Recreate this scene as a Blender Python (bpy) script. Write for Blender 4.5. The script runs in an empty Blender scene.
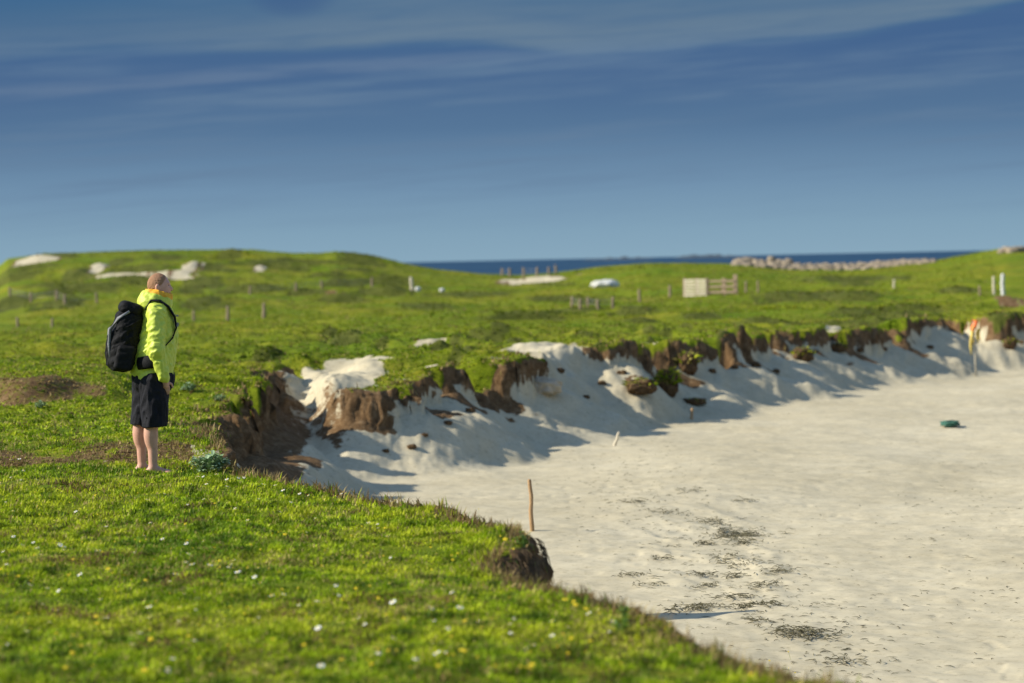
import bpy, math, random
import numpy as np
import time
_t0 = time.time()
def lap(m): print('LAP', m, round(time.time() - _t0, 1))
from mathutils import Matrix, Vector

random.seed(7)
rng = np.random.default_rng(11)
scn = bpy.context.scene
col = scn.collection

# ------------------------------------------------------------------ camera frame
F = 1024 * 85 / 36.0
CAM = np.array([0.0, 0.0, 1.85])
TH = math.atan((341.5 - 260.0) / F)
RHO = 0.0207
fw = np.array([0, math.cos(TH), -math.sin(TH)])
U0 = np.array([0, math.sin(TH), math.cos(TH)])
R0 = np.array([1.0, 0, 0])
rt = math.cos(RHO) * R0 - math.sin(RHO) * U0
up = math.sin(RHO) * R0 + math.cos(RHO) * U0

def at(px, py, d):
    """world point seen at pixel (px, py) standing d metres ahead"""
    v = fw + rt * ((px - 512) / F) - up * ((py - 341.5) / F)
    return CAM + v * (d / v[1])

def yh(px):
    return 260 - RHO * (px - 512)

# ------------------------------------------------------------------ noise
_pr = np.random.default_rng(3)
_perm = np.concatenate([_pr.permutation(1024)] * 2).astype(np.int32)
_gx = np.cos(np.arange(1024) * 2.399963).astype(np.float32); _gy = np.sin(np.arange(1024) * 2.399963).astype(np.float32)

def pnoise(x, y, seed=0):
    x = np.asarray(x, float); y = np.asarray(y, float)
    if x.shape != y.shape: x, y = np.broadcast_arrays(x, y)
    ix = np.floor(x); iy = np.floor(y)
    fx = (x - ix).astype(np.float32); fy = (y - iy).astype(np.float32)
    ix = (ix.astype(np.int32) + seed * 131) & 1023; iy = (iy.astype(np.int32) + seed * 71) & 1023
    ux = fx * fx * fx * (fx * (fx * 6 - 15) + 10); uy = fy * fy * fy * (fy * (fy * 6 - 15) + 10)
    p0 = _perm[ix]; p1 = _perm[ix + 1]
    h = _perm[p0 + iy]; n00 = _gx[h] * fx + _gy[h] * fy
    h = _perm[p1 + iy]; n10 = _gx[h] * (fx - 1) + _gy[h] * fy
    h = _perm[p0 + ((iy + 1) & 1023)]; n01 = _gx[h] * fx + _gy[h] * (fy - 1)
    h = _perm[p1 + ((iy + 1) & 1023)]; n11 = _gx[h] * (fx - 1) + _gy[h] * (fy - 1)
    n0 = n00 + (n10 - n00) * ux; n1 = n01 + (n11 - n01) * ux
    return ((n0 + (n1 - n0) * uy) * 1.5).astype(float)

def fbm(x, y, seed=0, oct=4, gain=0.5):
    s = 0; a = 1.0; f = 1.0
    for o in range(oct):
        s = s + a * pnoise(np.asarray(x) * f, np.asarray(y) * f, seed + o * 17)
        a *= gain; f *= 2.03
    return s

def sstep(a, b, x):
    t = np.clip((x - a) / (b - a), 0, 1)
    return t * t * (3 - 2 * t)

# ------------------------------------------------------------------ terrain
def lp(px, d):
    return ((px - 512) / F * d, d)

LIP = [(60, -14), (20, 2.0), (7, 6.2), (2.6, 8.6), (1.62, 9.75),
       lp(796, 10.4), lp(742, 11.1), lp(672, 11.95), lp(604, 12.7), lp(556, 13.15), lp(534, 13.5), lp(512, 13.85),
       lp(498, 14.3), lp(514, 14.75), lp(534, 15.1), lp(533, 15.5), lp(520, 15.85), lp(503, 16.3), lp(470, 17.0), lp(440, 17.8),
       lp(400, 18.5), lp(360, 19.2), lp(320, 19.8), lp(285, 20.4), lp(258, 21.1), lp(240, 21.9), lp(224, 23.2),
       lp(212, 25), lp(204, 27), lp(208, 29.5), lp(222, 32), lp(238, 36), lp(251, 39.5),
       lp(270, 42.5), lp(300, 45.0), lp(325, 44.0), lp(345, 41.5), lp(362, 39.6), lp(385, 39.2), lp(408, 40.2),
       lp(428, 42.0), lp(455, 43.2), lp(485, 44.0), lp(512, 44.3), lp(528, 45.2), lp(538, 48.0), lp(556, 49.2), lp(585, 49.3), lp(606, 49.6),
       lp(620, 51.4), lp(650, 52.6), lp(680, 53.0), lp(705, 54.2), lp(730, 56.0), lp(748, 56.4), lp(762, 59.0), lp(790, 60.8),
       lp(830, 62.5), lp(862, 64.2), lp(900, 66.5), lp(925, 68.5), lp(955, 71), lp(985, 69.5), lp(1024, 70), lp(1120, 71), lp(1300, 73),
       (70, 80), (140, 90), (140, -14)]
LIP = np.array(LIP)

def lipdist(x, y):
    """signed distance to the turf edge: positive on the beach side"""
    sh = x.shape; x = x.ravel(); y = y.ravel()
    d2 = np.full(x.shape, 1e12); inside = np.zeros(x.shape, bool)
    n = len(LIP)
    for i in range(n):
        ax, ay = LIP[i]; bx, by = LIP[(i + 1) % n]
        ex, ey = bx - ax, by - ay
        t = np.clip(((x - ax) * ex + (y - ay) * ey) / (ex * ex + ey * ey), 0, 1)
        dd = (x - ax - t * ex) ** 2 + (y - ay - t * ey) ** 2
        d2 = np.minimum(d2, dd)
        c = ((ay > y) != (by > y)) & (x < (bx - ax) * (y - ay) / (by - ay + 1e-12) + ax)
        inside ^= c
    d = np.sqrt(d2)
    return np.where(inside, d, -d).reshape(sh)

SIL = np.array([(-900, 290), (-300, 276), (-20, 270), (0, 267), (10, 259), (40, 254.5), (62, 253), (150, 250.5), (250, 251), (295, 254), (322, 254.5), (338, 253), (355, 255.5),
                (400, 263.5), (440, 270), (480, 274), (520, 275.5), (556, 273), (600, 267), (640, 263.8), (690, 262.8), (740, 264), (780, 266.5), (850, 266),
                (930, 262), (955, 257.5), (985, 252), (1012, 249), (1040, 248), (1200, 246), (1900, 240)], float)
DC = 190.0
BASE_D = [-40, 0, 22, 30, 45, 60, 80, 110, 150, 190, 400]
BASE_Z = [0.2, 0.05, 0, -.03, 0.0, 0.03, -.2, -.5, -.55, -.3, -.3]

# scars: eroded patches, dark growth and painted shade (x, y, rx, ry, drop, kind) filled in below
SCARS = []

def plateau(x, y):
    d = np.maximum(y, 3.0)
    px = 512 + x / d * F
    base = np.interp(y, BASE_D, BASE_Z)
    zc = 1.85 - (np.interp(px, SIL[:, 0], SIL[:, 1]) - yh(px)) * DC / F
    t = sstep(105, DC, y)
    z = base * (1 - t) + zc * t
    z = z - sstep(DC + 2, 330, y) * 9.0
    far = sstep(25, 90, y)
    z = z + far * (0.30 * fbm(x / 16, y / 22, 3, 3)) * (1 - 0.75 * sstep(175, 190, y)) + sstep(24, 36, y) * (1 - sstep(150, 190, y)) * 0.14 * fbm(x / 3.6, y / 4.6, 5, 4)
    z = z + 0.035 * fbm(x / 0.9, y / 1.3, 8, 3) * (1 - far) + 0.045 * fbm(x / 2.6, y / 3.0, 9, 2)
    # hummocky strip behind the eroded edge
    hm = sstep(36, 44, y) * (1 - sstep(66, 84, y))
    z = z + hm * 0.12 * np.maximum(fbm(x / 1.1, y / 1.6, 21, 3), -0.3)
    # hollow with a low bank behind the man
    w = 1 - sstep(-2.9, -2.3, x)
    z = z - 0.17 * np.exp(-((y - 23.5 - 0.3 * pnoise(x / 1.5, y * 0, 31)) / 1.0) ** 2) * w
    z = z + 0.05 * np.exp(-((y - 25.6) / 1.1) ** 2) * w
    # bank at the left border
    bx = sstep(-4.4, -5.6, x) if False else (1 - sstep(-6.6, -5.3, x + 0.5 * pnoise(x, y, 4)))
    z = z + 0.30 * sstep(33.4, 34.0, y + 0.4 * pnoise(x / 0.8, y * 0, 41)) * (1 - sstep(38, 48, y)) * bx
    # root hump on the near edge
    z = z + 0.10 * np.exp(-(((x - 0.02) / 0.30) ** 2 + ((y - 15.3) / 0.6) ** 2))
    # promontory tips slump
    z = z - 0.30 * np.exp(-(((x + 2.15) / 0.9) ** 2 + ((y - 39.6) / 2.0) ** 2))
    z = z - 0.20 * np.exp(-(((x + 3.3) / 0.7) ** 2 + ((y - 44.0) / 2.2) ** 2))
    z = z - 0.08 * np.exp(-(((x - 0.0) / 0.8) ** 2 + ((y - 44.5) / 1.5) ** 2))
    for (sx, sy, rx, ry, drop, kind) in SCARS:
        e = ((x - sx) / rx) ** 2 + ((y - sy) / ry) ** 2
        m = e < 9
        if np.any(m):
            z[m] += drop * np.exp(-e[m]) * np.tanh((y[m] - sy) / (0.35 * ry))
    return z

def terrain(x, y, full=False):
    x = np.asarray(x, float); y = np.asarray(y, float)
    P = plateau(x, y)
    near = (y < 92)
    s = np.full(x.shape, -50.0)
    xs, ys = x[near], y[near]
    k = 0.12 + 0.13 * sstep(12.5, 14, ys) + 0.75 * sstep(19, 34, ys)
    wx = xs + k * (0.42 * pnoise(xs / 1.7, ys / 2.0, 51) + 0.26 * pnoise(xs / 0.62, ys / 0.75, 52) + 0.12 * pnoise(xs / 0.24, ys / 0.27, 53))
    wy = ys + k * (0.42 * pnoise(xs / 1.7, ys / 2.0, 54) + 0.26 * pnoise(xs / 0.62, ys / 0.75, 55) + 0.12 * pnoise(xs / 0.24, ys / 0.27, 56))
    s[near] = lipdist(wx, wy)
    st = np.full(x.shape, -50.0)
    st[near] = lipdist(xs + k * 0.42 * pnoise(xs / 1.7, ys / 2.0, 51), ys + k * 0.42 * pnoise(xs / 1.7, ys / 2.0, 54))
    # sand drifted over the edge
    drift = 1.15 * np.exp(-(((x + 3.1) / 0.85) ** 2 + ((y - 42.6) / 3.2) ** 2)) + 1.0 * np.exp(-(((x - 0.7) / 0.75) ** 2 + ((y - 48.8) / 2.2) ** 2))
    drift = np.clip(drift, 0, 1)
    c_ = y - 0.12 * x
    nn = pnoise(x / 4.0 + 7.3, c_ / 0.85, 85) + 0.60 * pnoise(x / 3.0, c_ / 0.40, 86)
    notch = sstep(0.02, 0.42, nn)
    amp = sstep(26, 38, y) * np.where(s < 0, np.exp(-(s / 0.85) ** 2), np.exp(-(s / 2.2) ** 2)) * (1 - drift)
    P0 = P
    P = P + amp * (0.07 * (1 - notch) * np.tanh(-2.0 * nn + .3) - 0.48 * notch)
    fl = -1.50 + 0.09 * fbm(x / 5, y / 7, 61, 2) + 0.022 * fbm(x / 1.2, y / 0.7, 62, 3) + 0.007 * fbm(x / 0.30, y / 0.22, 63, 2) - 0.009 * sstep(.30, .60, pnoise(x / 0.21, y / 0.26, 97)) * sstep(-.1, .5, pnoise(x / 2.5, y / 4.0, 98))
    wz = np.exp(-(((x - 2.35) / 0.9) ** 2 + ((y - 27.5) / 5.5) ** 2))
    fl = fl + wz * 0.055 * np.maximum(fbm((x + 0.35 * y) / 0.55, (y - .3 * x) / 1.1, 69, 3), -.1)
    face = 0.34 + 0.18 * pnoise(x / 2.2, y / 2.8, 64)
    face = face + 0.35 * np.exp(-(((x + 3.9) / 0.8) ** 2 + ((y - 33) / 6.0) ** 2))
    face = np.clip(face, 0.12, 1.2)
    face = face * (1 - 0.9 * drift)
    sp = np.maximum(st, 0)
    tal = P0 - face - (0.60 + 0.04 * pnoise(x / 2.2, y / 2.2, 66)) * sp * (1 + .25 * np.exp(-sp / .5)) * (1 - .40 * drift) + 0.022 * fbm(x / 0.21, y / 0.24, 95, 3) + 0.030 * fbm(x / 1.3, y / 1.6, 67, 2) * sstep(0.1, 0.8, sp)
    kk = 0.07
    beach = kk * np.logaddexp(tal / kk, fl / kk)
    ft = sstep(-0.06, 0.16 + 0.22 * (0.5 + 0.5 * pnoise(x / 0.7, y / 0.8, 68)) + .9 * drift, s)
    z = P * (1 - ft) + np.minimum(beach, P) * ft
    z = z + 0.030 * drift * fbm(x / 0.25, y / 0.3, 96, 4)
    if not full:
        return z
    # ---- material masks
    dn = 0.5 + 0.5 * fbm(x / 0.5, y / 0.6, 71, 3)
    top = z > P - 0.05 - 0.06 * dn
    turf = (1 - sstep(-0.08, 0.05, s + 0.05 * fbm(x / 0.55, y / 0.6, 72, 2)))
    low = (P - z)
    dirt = sstep(-0.24, -0.06, s) * (1 - sstep(face * 0.85, face * 1.08 + 0.05, low + 0.20 * fbm((x * .8 - y * .5) / 0.45, z / 0.28, 73, 3)))
    dirt = dirt * (1 - 0.92 * sstep(0.15, 0.6, drift))
    wall = sstep(26, 30, y) * (1 - sstep(40.5, 42.5, y)) * (1 - sstep(-3.0, -2.3, x)) * sstep(-.05, .05, s) * (1 - sstep(.75, 1.15, st + .35 * fbm(x / .4, z / .25, 76, 3)))
    dirt = np.maximum(dirt, wall * (1 - drift))
    sandy = sstep(0.12, 0.45, drift + 0.25 * fbm(x / 0.5, y / 0.9, 74, 3)) * sstep(-2.2, -0.9, s)
    # pale sand blown over the turf along the edge
    band = np.exp(-((s + 0.60) / 0.65) ** 2) * sstep(36, 46, y) * (1 - sstep(-.38, -.2, s))
    sandy = np.maximum(sandy, 0.9 * sstep(0.42, 0.80, band * (0.42 + 1.0 * fbm(x / 0.9, y / 2.4, 75, 3))))
    turf = turf * (1 - sandy)
    scrub_shade = np.zeros_like(x)
    for (sx, sy, rx, ry, drop, kind) in SCARS:
        k = (np.abs(x - sx) < 2.2 * rx) & (np.abs(y - sy) < 2.2 * ry)
        if not np.any(k): continue
        e = np.sqrt(((x[k] - sx) / rx) ** 2 + ((y[k] - sy) / ry) ** 2) + 0.55 * fbm(x[k] / (0.45 * rx), y[k] / (0.6 * ry), 77, 4)
        if kind == 'sand': e = e + 0.35 * fbm(x[k] / (0.28 * rx), y[k] / (0.3 * ry), 78, 3)
        m = np.zeros_like(x); m[k] = 1 - sstep(0.55, 1.15 if kind == 'scrub_shade' else .95, e)
        if kind == 'sand':
            rim = np.zeros_like(x); rim[k] = 1 - sstep(0.85, 1.30, e)
            rim = np.clip(rim - m, 0, 1) * (sy > 100)
            turf = turf * (1 - m) * (1 - .75 * rim); dirt = np.maximum(dirt * (1 - m), .9 * rim)
        elif kind == 'earth':
            turf = turf * (1 - m); dirt = np.maximum(dirt, m)
        else:
            scrub_shade = np.maximum(scrub_shade, m)
    # bare earth on the bank behind the man and the left bank
    w = 1 - sstep(-2.9, -2.3, x)
    b1 = 1.25 * np.exp(-((y - 24.6 - 0.35 * pnoise(x / 0.9, y / 0.9, 31)) / 0.5) ** 2) * w * (0.62 + 0.7 * fbm(x / 0.5, y / 0.6, 78, 3))
    bx = 1 - sstep(-6.6, -5.3, x + 0.5 * pnoise(x, y, 4))
    b2 = np.exp(-((y - 33.75 + 0.4 * pnoise(x / 0.8, y * 0, 41)) / 0.5) ** 2) * bx * 2.1 * (0.8 + 0.5 * fbm(x / 0.5, y / 0.5, 79, 2))
    bare = np.clip(sstep(0.18, 0.55, b1) + sstep(0.3, 0.6, b2), 0, 1)
    turf = turf * (1 - 0.62 * bare)
    dirt = np.maximum(dirt, .8 * bare * (s < -0.3))
    return z, s, turf, dirt, scrub_shade

def ground_at(px, py, lo=8.0, hi=330.0):
    """first ground point under pixel (px, py)"""
    v = fw + rt * ((px - 512) / F) - up * ((py - 341.5) / F)
    ds = np.exp(np.linspace(math.log(lo), math.log(hi), 500))
    for rep in range(2):
        pts = CAM[None, :] + v[None, :] * (ds / v[1])[:, None]
        z = terrain(pts[:, 0], pts[:, 1])
        i = int(np.argmax(pts[:, 2] < z))
        if not (pts[i, 2] < z[i]): i = len(ds) - 1
        if rep == 0: ds = np.linspace(ds[max(i - 1, 0)], ds[i], 24)
    return np.array([pts[i, 0], pts[i, 1], z[i]])

def gz(x, y):
    return float(terrain(np.array([x]), np.array([y]))[0])

_sc = [  # px, py, half width px, half depth m, drop, kind
    (36, 260, 25, 3, .5, 'sand'), (97, 271, 9, 2.2, .4, 'sand'), (116, 275, 22, 1.2, .3, 'sand'), (142, 277, 18, 1.0, .3, 'sand'), (168, 276, 18, 1.5, .3, 'sand'),
    (190, 269, 9, 4, .3, 'sand'), (181, 277, 15, 2.0, .2, 'sand'), (259, 270, 6, 3, .2, 'sand'),
    (534, 281.5, 37, 2.2, .25, 'sand'), (120, 262, 14, 2.5, .3, 'scrub_shade'),
    (78, 276, 20, 4, .4, 'scrub_shade'), (205, 284, 26, 4, .35, 'scrub_shade'), (275, 262, 14, 3, .3, 'scrub_shade'), (12, 303, 26, 4, .3, 'scrub_shade'), (60, 304, 30, 4, .2, 'scrub_shade'),  # dark green stands in for plants and their shadows
    (165, 258, 22, 3, .3, 'scrub_shade'), (212, 267, 16, 3, .3, 'scrub_shade'), (332, 296, 15, 1.6, .45, 'earth'), (380, 294, 34, 3.0, .25, 'scrub_shade'), (345, 285, 26, 3, .3, 'scrub_shade'),
    (205, 302, 30, 3, .25, 'scrub_shade'), (265, 357, 20, 0.8, .25, 'scrub_shade'), (345, 341, 26, 1.6, .2, 'scrub_shade'), (440, 349, 12, 0.6, .25, 'scrub_shade'), (430, 344, 18, .7, .1, 'sand'),  # dark hollows here get their shade as ground colour
    (497, 336, 14, 1.6, .3, 'scrub_shade'), (860, 297, 26, 2.0, .35, 'scrub_shade'), (960, 290, 20, 3.0, .25, 'scrub_shade'), (1010, 303, 18, 1.4, .35, 'earth'), (780, 300, 24, 3, .25, 'scrub_shade'),
    (700, 318, 24, 2.0, .2, 'scrub_shade'), (640, 322, 20, 2.0, .2, 'scrub_shade'), (560, 300, 40, 3, .2, 'scrub_shade'), (850, 280, 60, 4, .2, 'scrub_shade'), (833, 326, 10, .8, .02, 'sand'),
    (150, 345, 30, 1.2, .12, 'scrub_shade'), 
]
_r2 = random.Random(5)
for q in range(26):
    _sc.append((_r2.uniform(0, 400), _r2.uniform(257, 300), _r2.uniform(14, 48), _r2.uniform(1.2, 2.6), _r2.uniform(.2, .5), 'scrub_shade'))
for q in range(22):
    _sc.append((_r2.uniform(420, 1024), _r2.uniform(283, 325), _r2.uniform(18, 60), _r2.uniform(1, 2.2), _r2.uniform(.06, .22), 'scrub_shade'))
for q in range(16):
    _sc.append((_r2.uniform(330, 760), _r2.uniform(328, 352), _r2.uniform(4, 12), _r2.uniform(.5, 1.0), _r2.uniform(.08, .2), 'scrub_shade'))
_tmp = []
for (px, py, wpx, ry, drop, kind) in _sc:
    p = ground_at(px, py, 28)
    _tmp.append((p[0], p[1], wpx * p[1] / F, ry, drop, kind))
SCARS = _tmp

# ------------------------------------------------------------------ helpers: objects
def tag(o, label=None, cat=None, group=None, kind=None):
    if label: o['label'] = label
    if cat: o['category'] = cat
    if group: o['group'] = group
    if kind: o['kind'] = kind
    return o

def empty(name, loc, rz=0.0):
    o = bpy.data.objects.new(name, None); col.objects.link(o)
    o.empty_display_size = 0.1
    o.location = tuple(float(c) for c in loc); o.rotation_euler = (0, 0, rz)
    return o

def build(name, V, Fc, mat, parent=None, smooth=True, colors=None, loc=None):
    me = bpy.data.meshes.new(name)
    V = np.asarray(V, np.float32)
    if isinstance(Fc, np.ndarray):
        n, k = Fc.shape
        me.vertices.add(len(V)); me.vertices.foreach_set('co', V.ravel())
        me.loops.add(n * k); me.loops.foreach_set('vertex_index', Fc.astype(np.int32).ravel())
        me.polygons.add(n)
        me.polygons.foreach_set('loop_start', np.arange(0, n * k, k, dtype=np.int32))
        me.update(calc_edges=True)
    else:
        me.from_pydata([tuple(map(float, v)) for v in V], [], Fc)
    if smooth:
        me.polygons.foreach_set('use_smooth', np.ones(len(me.polygons), bool))
    if colors is not None:
        for nm, c in colors.items():
            a = me.attributes.new(nm, 'FLOAT_COLOR', 'POINT')
            a.data.foreach_set('color', np.asarray(c, np.float32).ravel())
    me.materials.append(mat)
    me.validate(clean_customdata=False)
    o = bpy.data.objects.new(name, me); col.objects.link(o)
    if parent is not None: o.parent = parent
    if loc is not None: o.location = tuple(float(c) for c in loc)
    return o

class MB:
    def __init__(self): self.V = []; self.F = []
    def box(self, c, h, rz=0, rx=0, ry=0, taper=1.0):
        m = Matrix.Rotation(rz, 3, 'Z') @ Matrix.Rotation(ry, 3, 'Y') @ Matrix.Rotation(rx, 3, 'X')
        b = len(self.V)
        for sz in (-1, 1):
            for sx, sy in ((-1, -1), (1, -1), (1, 1), (-1, 1)):
                t = taper if sz > 0 else 1
                v = m @ Vector((sx * h[0] * t, sy * h[1] * t, sz * h[2]))
                self.V.append((v.x + c[0], v.y + c[1], v.z + c[2]))
        for f in ((0, 3, 2, 1), (4, 5, 6, 7), (0, 1, 5, 4), (1, 2, 6, 5), (2, 3, 7, 6), (3, 0, 4, 7)):
            self.F.append([b + i for i in f])
    def tube(self, pts, rad, n=8, flat=1.0):
        pts = [Vector(p) for p in pts]; b = len(self.V)
        for i, p in enumerate(pts):
            t = (pts[min(i + 1, len(pts) - 1)] - pts[max(i - 1, 0)]).normalized()
            a = Vector((0, 0, 1)) if abs(t.z) < 0.9 else Vector((1, 0, 0))
            e1 = t.cross(a).normalized(); e2 = t.cross(e1)
            r = rad[i] if hasattr(rad, '__len__') else rad
            for k in range(n):
                an = 2 * math.pi * k / n
                v = p + e1 * (r * math.cos(an)) + e2 * (r * flat * math.sin(an))
                self.V.append(tuple(v))
        for i in range(len(pts) - 1):
            for k in range(n):
                k2 = (k + 1) % n
                self.F.append([b + i * n + k, b + i * n + k2, b + (i + 1) * n + k2, b + (i + 1) * n + k])
        self.F.append([b + k for k in range(n)][::-1]); e = b + (len(pts) - 1) * n
        self.F.append([e + k for k in range(n)])
    def leaf(self, base, dirv, L, W, droop=0.3, fold=0.15, seg=3):
        base = Vector(base); d = Vector(dirv).normalized()
        side = d.cross(Vector((0, 0, 1)))
        if side.length < 1e-3: side = Vector((1, 0, 0))
        side.normalize(); nrm = side.cross(d)
        b = len(self.V); p = base.copy()
        for i in range(seg + 1):
            t = i / seg
            w = W * math.sin(math.pi * (0.12 + 0.86 * t)) ** 0.8
            q = base + d * (L * t) - Vector((0, 0, 1)) * (droop * L * t * t)
            self.V.append(tuple(q - side * w + nrm * fold * w)); self.V.append(tuple(q)); self.V.append(tuple(q + side * w + nrm * fold * w))
        for i in range(seg):
            for k in (0, 1):
                a = b + i * 3 + k
                self.F.append([a, a + 1, a + 4, a + 3])
    def build(self, name, mat, parent=None, smooth=False, loc=None):
        return build(name, self.V, self.F, mat, parent, smooth, loc=loc)

# ------------------------------------------------------------------ signed-distance mesher
def sd_cone(p, a, b, ra, rb):
    a = np.array(a, float); b = np.array(b, float); ab = b - a
    t = np.clip(((p - a) @ ab) / (ab @ ab), 0, 1)
    return np.linalg.norm(p - a - t[:, None] * ab, axis=1) - (ra + (rb - ra) * t)

def sd_ell(p, c, r, rot=None):
    q = p - np.array(c, float)
    if rot is not None: q = q @ np.array(rot)
    r = np.array(r, float)
    k0 = np.linalg.norm(q / r, axis=1); k1 = np.linalg.norm(q / (r * r), axis=1)
    return k0 * (k0 - 1.0) / np.maximum(k1, 1e-6)

def sd_rbox(p, c, h, r, rot=None):
    q = p - np.array(c, float)
    if rot is not None: q = q @ np.array(rot)
    q = np.abs(q) - (np.array(h, float) - r)
    return np.linalg.norm(np.maximum(q, 0), axis=1) + np.minimum(q.max(axis=1), 0) - r

def smin(a, b, k):
    h = np.clip(0.5 + 0.5 * (b - a) / k, 0, 1)
    return b * (1 - h) + a * h - k * h * (1 - h)

def smax(a, b, k): return -smin(-a, -b, k)

def rotY(a):
    c, s = math.cos(a), math.sin(a)
    return [[c, 0, -s], [0, 1, 0], [s, 0, c]]

def sdf_mesh(name, f, lo, hi, vox, mat, parent=None, smooth=True):
    lo = np.array(lo, float); hi = np.array(hi, float)
    n = np.ceil((hi - lo) / vox).astype(int) + 1
    g = [lo[i] + vox * np.arange(n[i]) for i in range(3)]
    X, Y, Z = np.meshgrid(*g, indexing='ij')
    D = f(np.stack([X.ravel(), Y.ravel(), Z.ravel()], 1)).reshape(n)
    S = D < 0
    acc = np.zeros(tuple(n - 1) + (3,)); cnt = np.zeros(tuple(n - 1))
    cs = [(0, 0, 0), (1, 0, 0), (0, 1, 0), (1, 1, 0), (0, 0, 1), (1, 0, 1), (0, 1, 1), (1, 1, 1)]
    sl = lambda c: tuple(slice(c[i], n[i] - 1 + c[i]) for i in range(3))
    for i in range(8):
        for j in range(i + 1, 8):
            if sum(abs(cs[i][k] - cs[j][k]) for k in range(3)) != 1: continue
            d0 = D[sl(cs[i])]; d1 = D[sl(cs[j])]
            m = (d0 < 0) != (d1 < 0)
            t = np.where(m, d0 / np.where(m, d0 - d1, 1), 0)
            for k in range(3):
                acc[..., k] += np.where(m, cs[i][k] + t * (cs[j][k] - cs[i][k]), 0)
            cnt += m
    act = cnt > 0
    idx = np.full(act.shape, -1); idx[act] = np.arange(act.sum())
    ijk = np.argwhere(act)
    V = lo + vox * (ijk + acc[act] / cnt[act][:, None])
    quads = []
    for ax in range(3):
        o1, o2 = (ax + 1) % 3, (ax + 2) % 3
        s0 = [slice(None)] * 3; s1 = [slice(None)] * 3
        s0[ax] = slice(0, -1); s1[ax] = slice(1, None)
        a = S[tuple(s0)]; b = S[tuple(s1)]
        for flip, m in ((False, a & ~b), (True, ~a & b)):
            e = np.argwhere(m)
            e = e[(e[:, o1] > 0) & (e[:, o2] > 0) & (e[:, o1] < n[o1] - 1) & (e[:, o2] < n[o2] - 1)]
            if not len(e): continue
            def cell(d1, d2):
                q = e.copy(); q[:, o1] -= d1; q[:, o2] -= d2
                return idx[q[:, 0], q[:, 1], q[:, 2]]
            q = np.stack([cell(1, 1), cell(0, 1), cell(0, 0), cell(1, 0)], 1)
            quads.append(q[:, ::-1] if flip else q)
    return build(name, V, np.concatenate(quads), mat, parent, smooth)

# ------------------------------------------------------------------ materials
def mat_new(name):
    m = bpy.data.materials.new(name); m.use_nodes = True
    nt = m.node_tree; b = nt.nodes['Principled BSDF']
    return m, nt, b

def N(nt, typ, **kw):
    n = nt.nodes.new(typ)
    for k, v in kw.items(): setattr(n, k, v)
    return n

def noise_node(nt, scale, detail=4, rough=0.6, vec=None, dist=0):
    n = N(nt, 'ShaderNodeTexNoise'); n.inputs['Scale'].default_value = scale; n.inputs['Detail'].default_value = detail
    n.inputs['Roughness'].default_value = rough; n.inputs['Distortion'].default_value = dist
    if vec is not None: nt.links.new(vec, n.inputs['Vector'])
    return n

def ramp(nt, fac, stops):
    r = N(nt, 'ShaderNodeValToRGB'); e = r.color_ramp.elements
    while len(e) > 1: e.remove(e[-1])
    for i, (p, c) in enumerate(stops):
        k = e[0] if i == 0 else e.new(p)
        k.position = p; k.color = tuple(c) + (1,) if len(c) == 3 else c
    nt.links.new(fac, r.inputs['Fac'])
    return r

def mix(nt, fac, a, b, blend='MIX'):
    m = N(nt, 'ShaderNodeMix', data_type='RGBA', blend_type=blend)
    for sock, v in ((m.inputs[0], fac), (m.inputs[6], a), (m.inputs[7], b)):
        if hasattr(v, 'is_output') or isinstance(v, bpy.types.NodeSocket): nt.links.new(v, sock)
        elif isinstance(v, (int, float)): sock.default_value = v
        else: sock.default_value = tuple(v) + (1,)
    return m.outputs[2]

def math_node(nt, op, a, b=None, c=None, clamp=False):
    m = N(nt, 'ShaderNodeMath', operation=op); m.use_clamp = clamp
    for i, v in enumerate((a, b, c)):
        if v is None: continue
        if isinstance(v, (int, float)): m.inputs[i].default_value = v
        else: nt.links.new(v, m.inputs[i])
    return m.outputs[0]

def simple_mat(name, c1, c2, scale=20, rough=0.8, bump=0.0, stretch=None, spec=0.3, bscale=None, sheen=0):
    m, nt, b = mat_new(name)
    tc = N(nt, 'ShaderNodeTexCoord'); vec = tc.outputs['Object']
    if stretch:
        mp = N(nt, 'ShaderNodeMapping'); mp.inputs['Scale'].default_value = stretch
        nt.links.new(vec, mp.inputs['Vector']); vec = mp.outputs['Vector']
    n = noise_node(nt, scale, 5, 0.65, vec)
    r = ramp(nt, n.outputs['Fac'], [(0.3, c1), (0.7, c2)])
    nt.links.new(r.outputs['Color'], b.inputs['Base Color'])
    b.inputs['Roughness'].default_value = rough
    b.inputs['Specular IOR Level'].default_value = spec
    if sheen: b.inputs['Sheen Weight'].default_value = sheen
    if bump:
        n2 = noise_node(nt, bscale or scale * 2, 6, 0.7, vec)
        bp = N(nt, 'ShaderNodeBump'); bp.inputs['Strength'].default_value = bump; bp.inputs['Distance'].default_value = 0.02
        nt.links.new(n2.outputs['Fac'], bp.inputs['Height']); nt.links.new(bp.outputs['Normal'], b.inputs['Normal'])
    return m

def attr_leaf_mat(name, attr='tint', trans=0.35, rough=0.6):
    m, nt, b = mat_new(name)
    a = N(nt, 'ShaderNodeAttribute', attribute_name=attr)
    nt.links.new(a.outputs['Color'], b.inputs['Base Color'])
    b.inputs['Roughness'].default_value = rough; b.inputs['Specular IOR Level'].default_value = 0.12
    t = N(nt, 'ShaderNodeBsdfTranslucent'); nt.links.new(a.outputs['Color'], t.inputs['Color'])
    ms = N(nt, 'ShaderNodeMixShader'); ms.inputs[0].default_value = trans
    nt.links.new(b.outputs[0], ms.inputs[1]); nt.links.new(t.outputs[0], ms.inputs[2])
    nt.links.new(ms.outputs[0], nt.nodes['Material Output'].inputs['Surface'])
    return m

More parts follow.
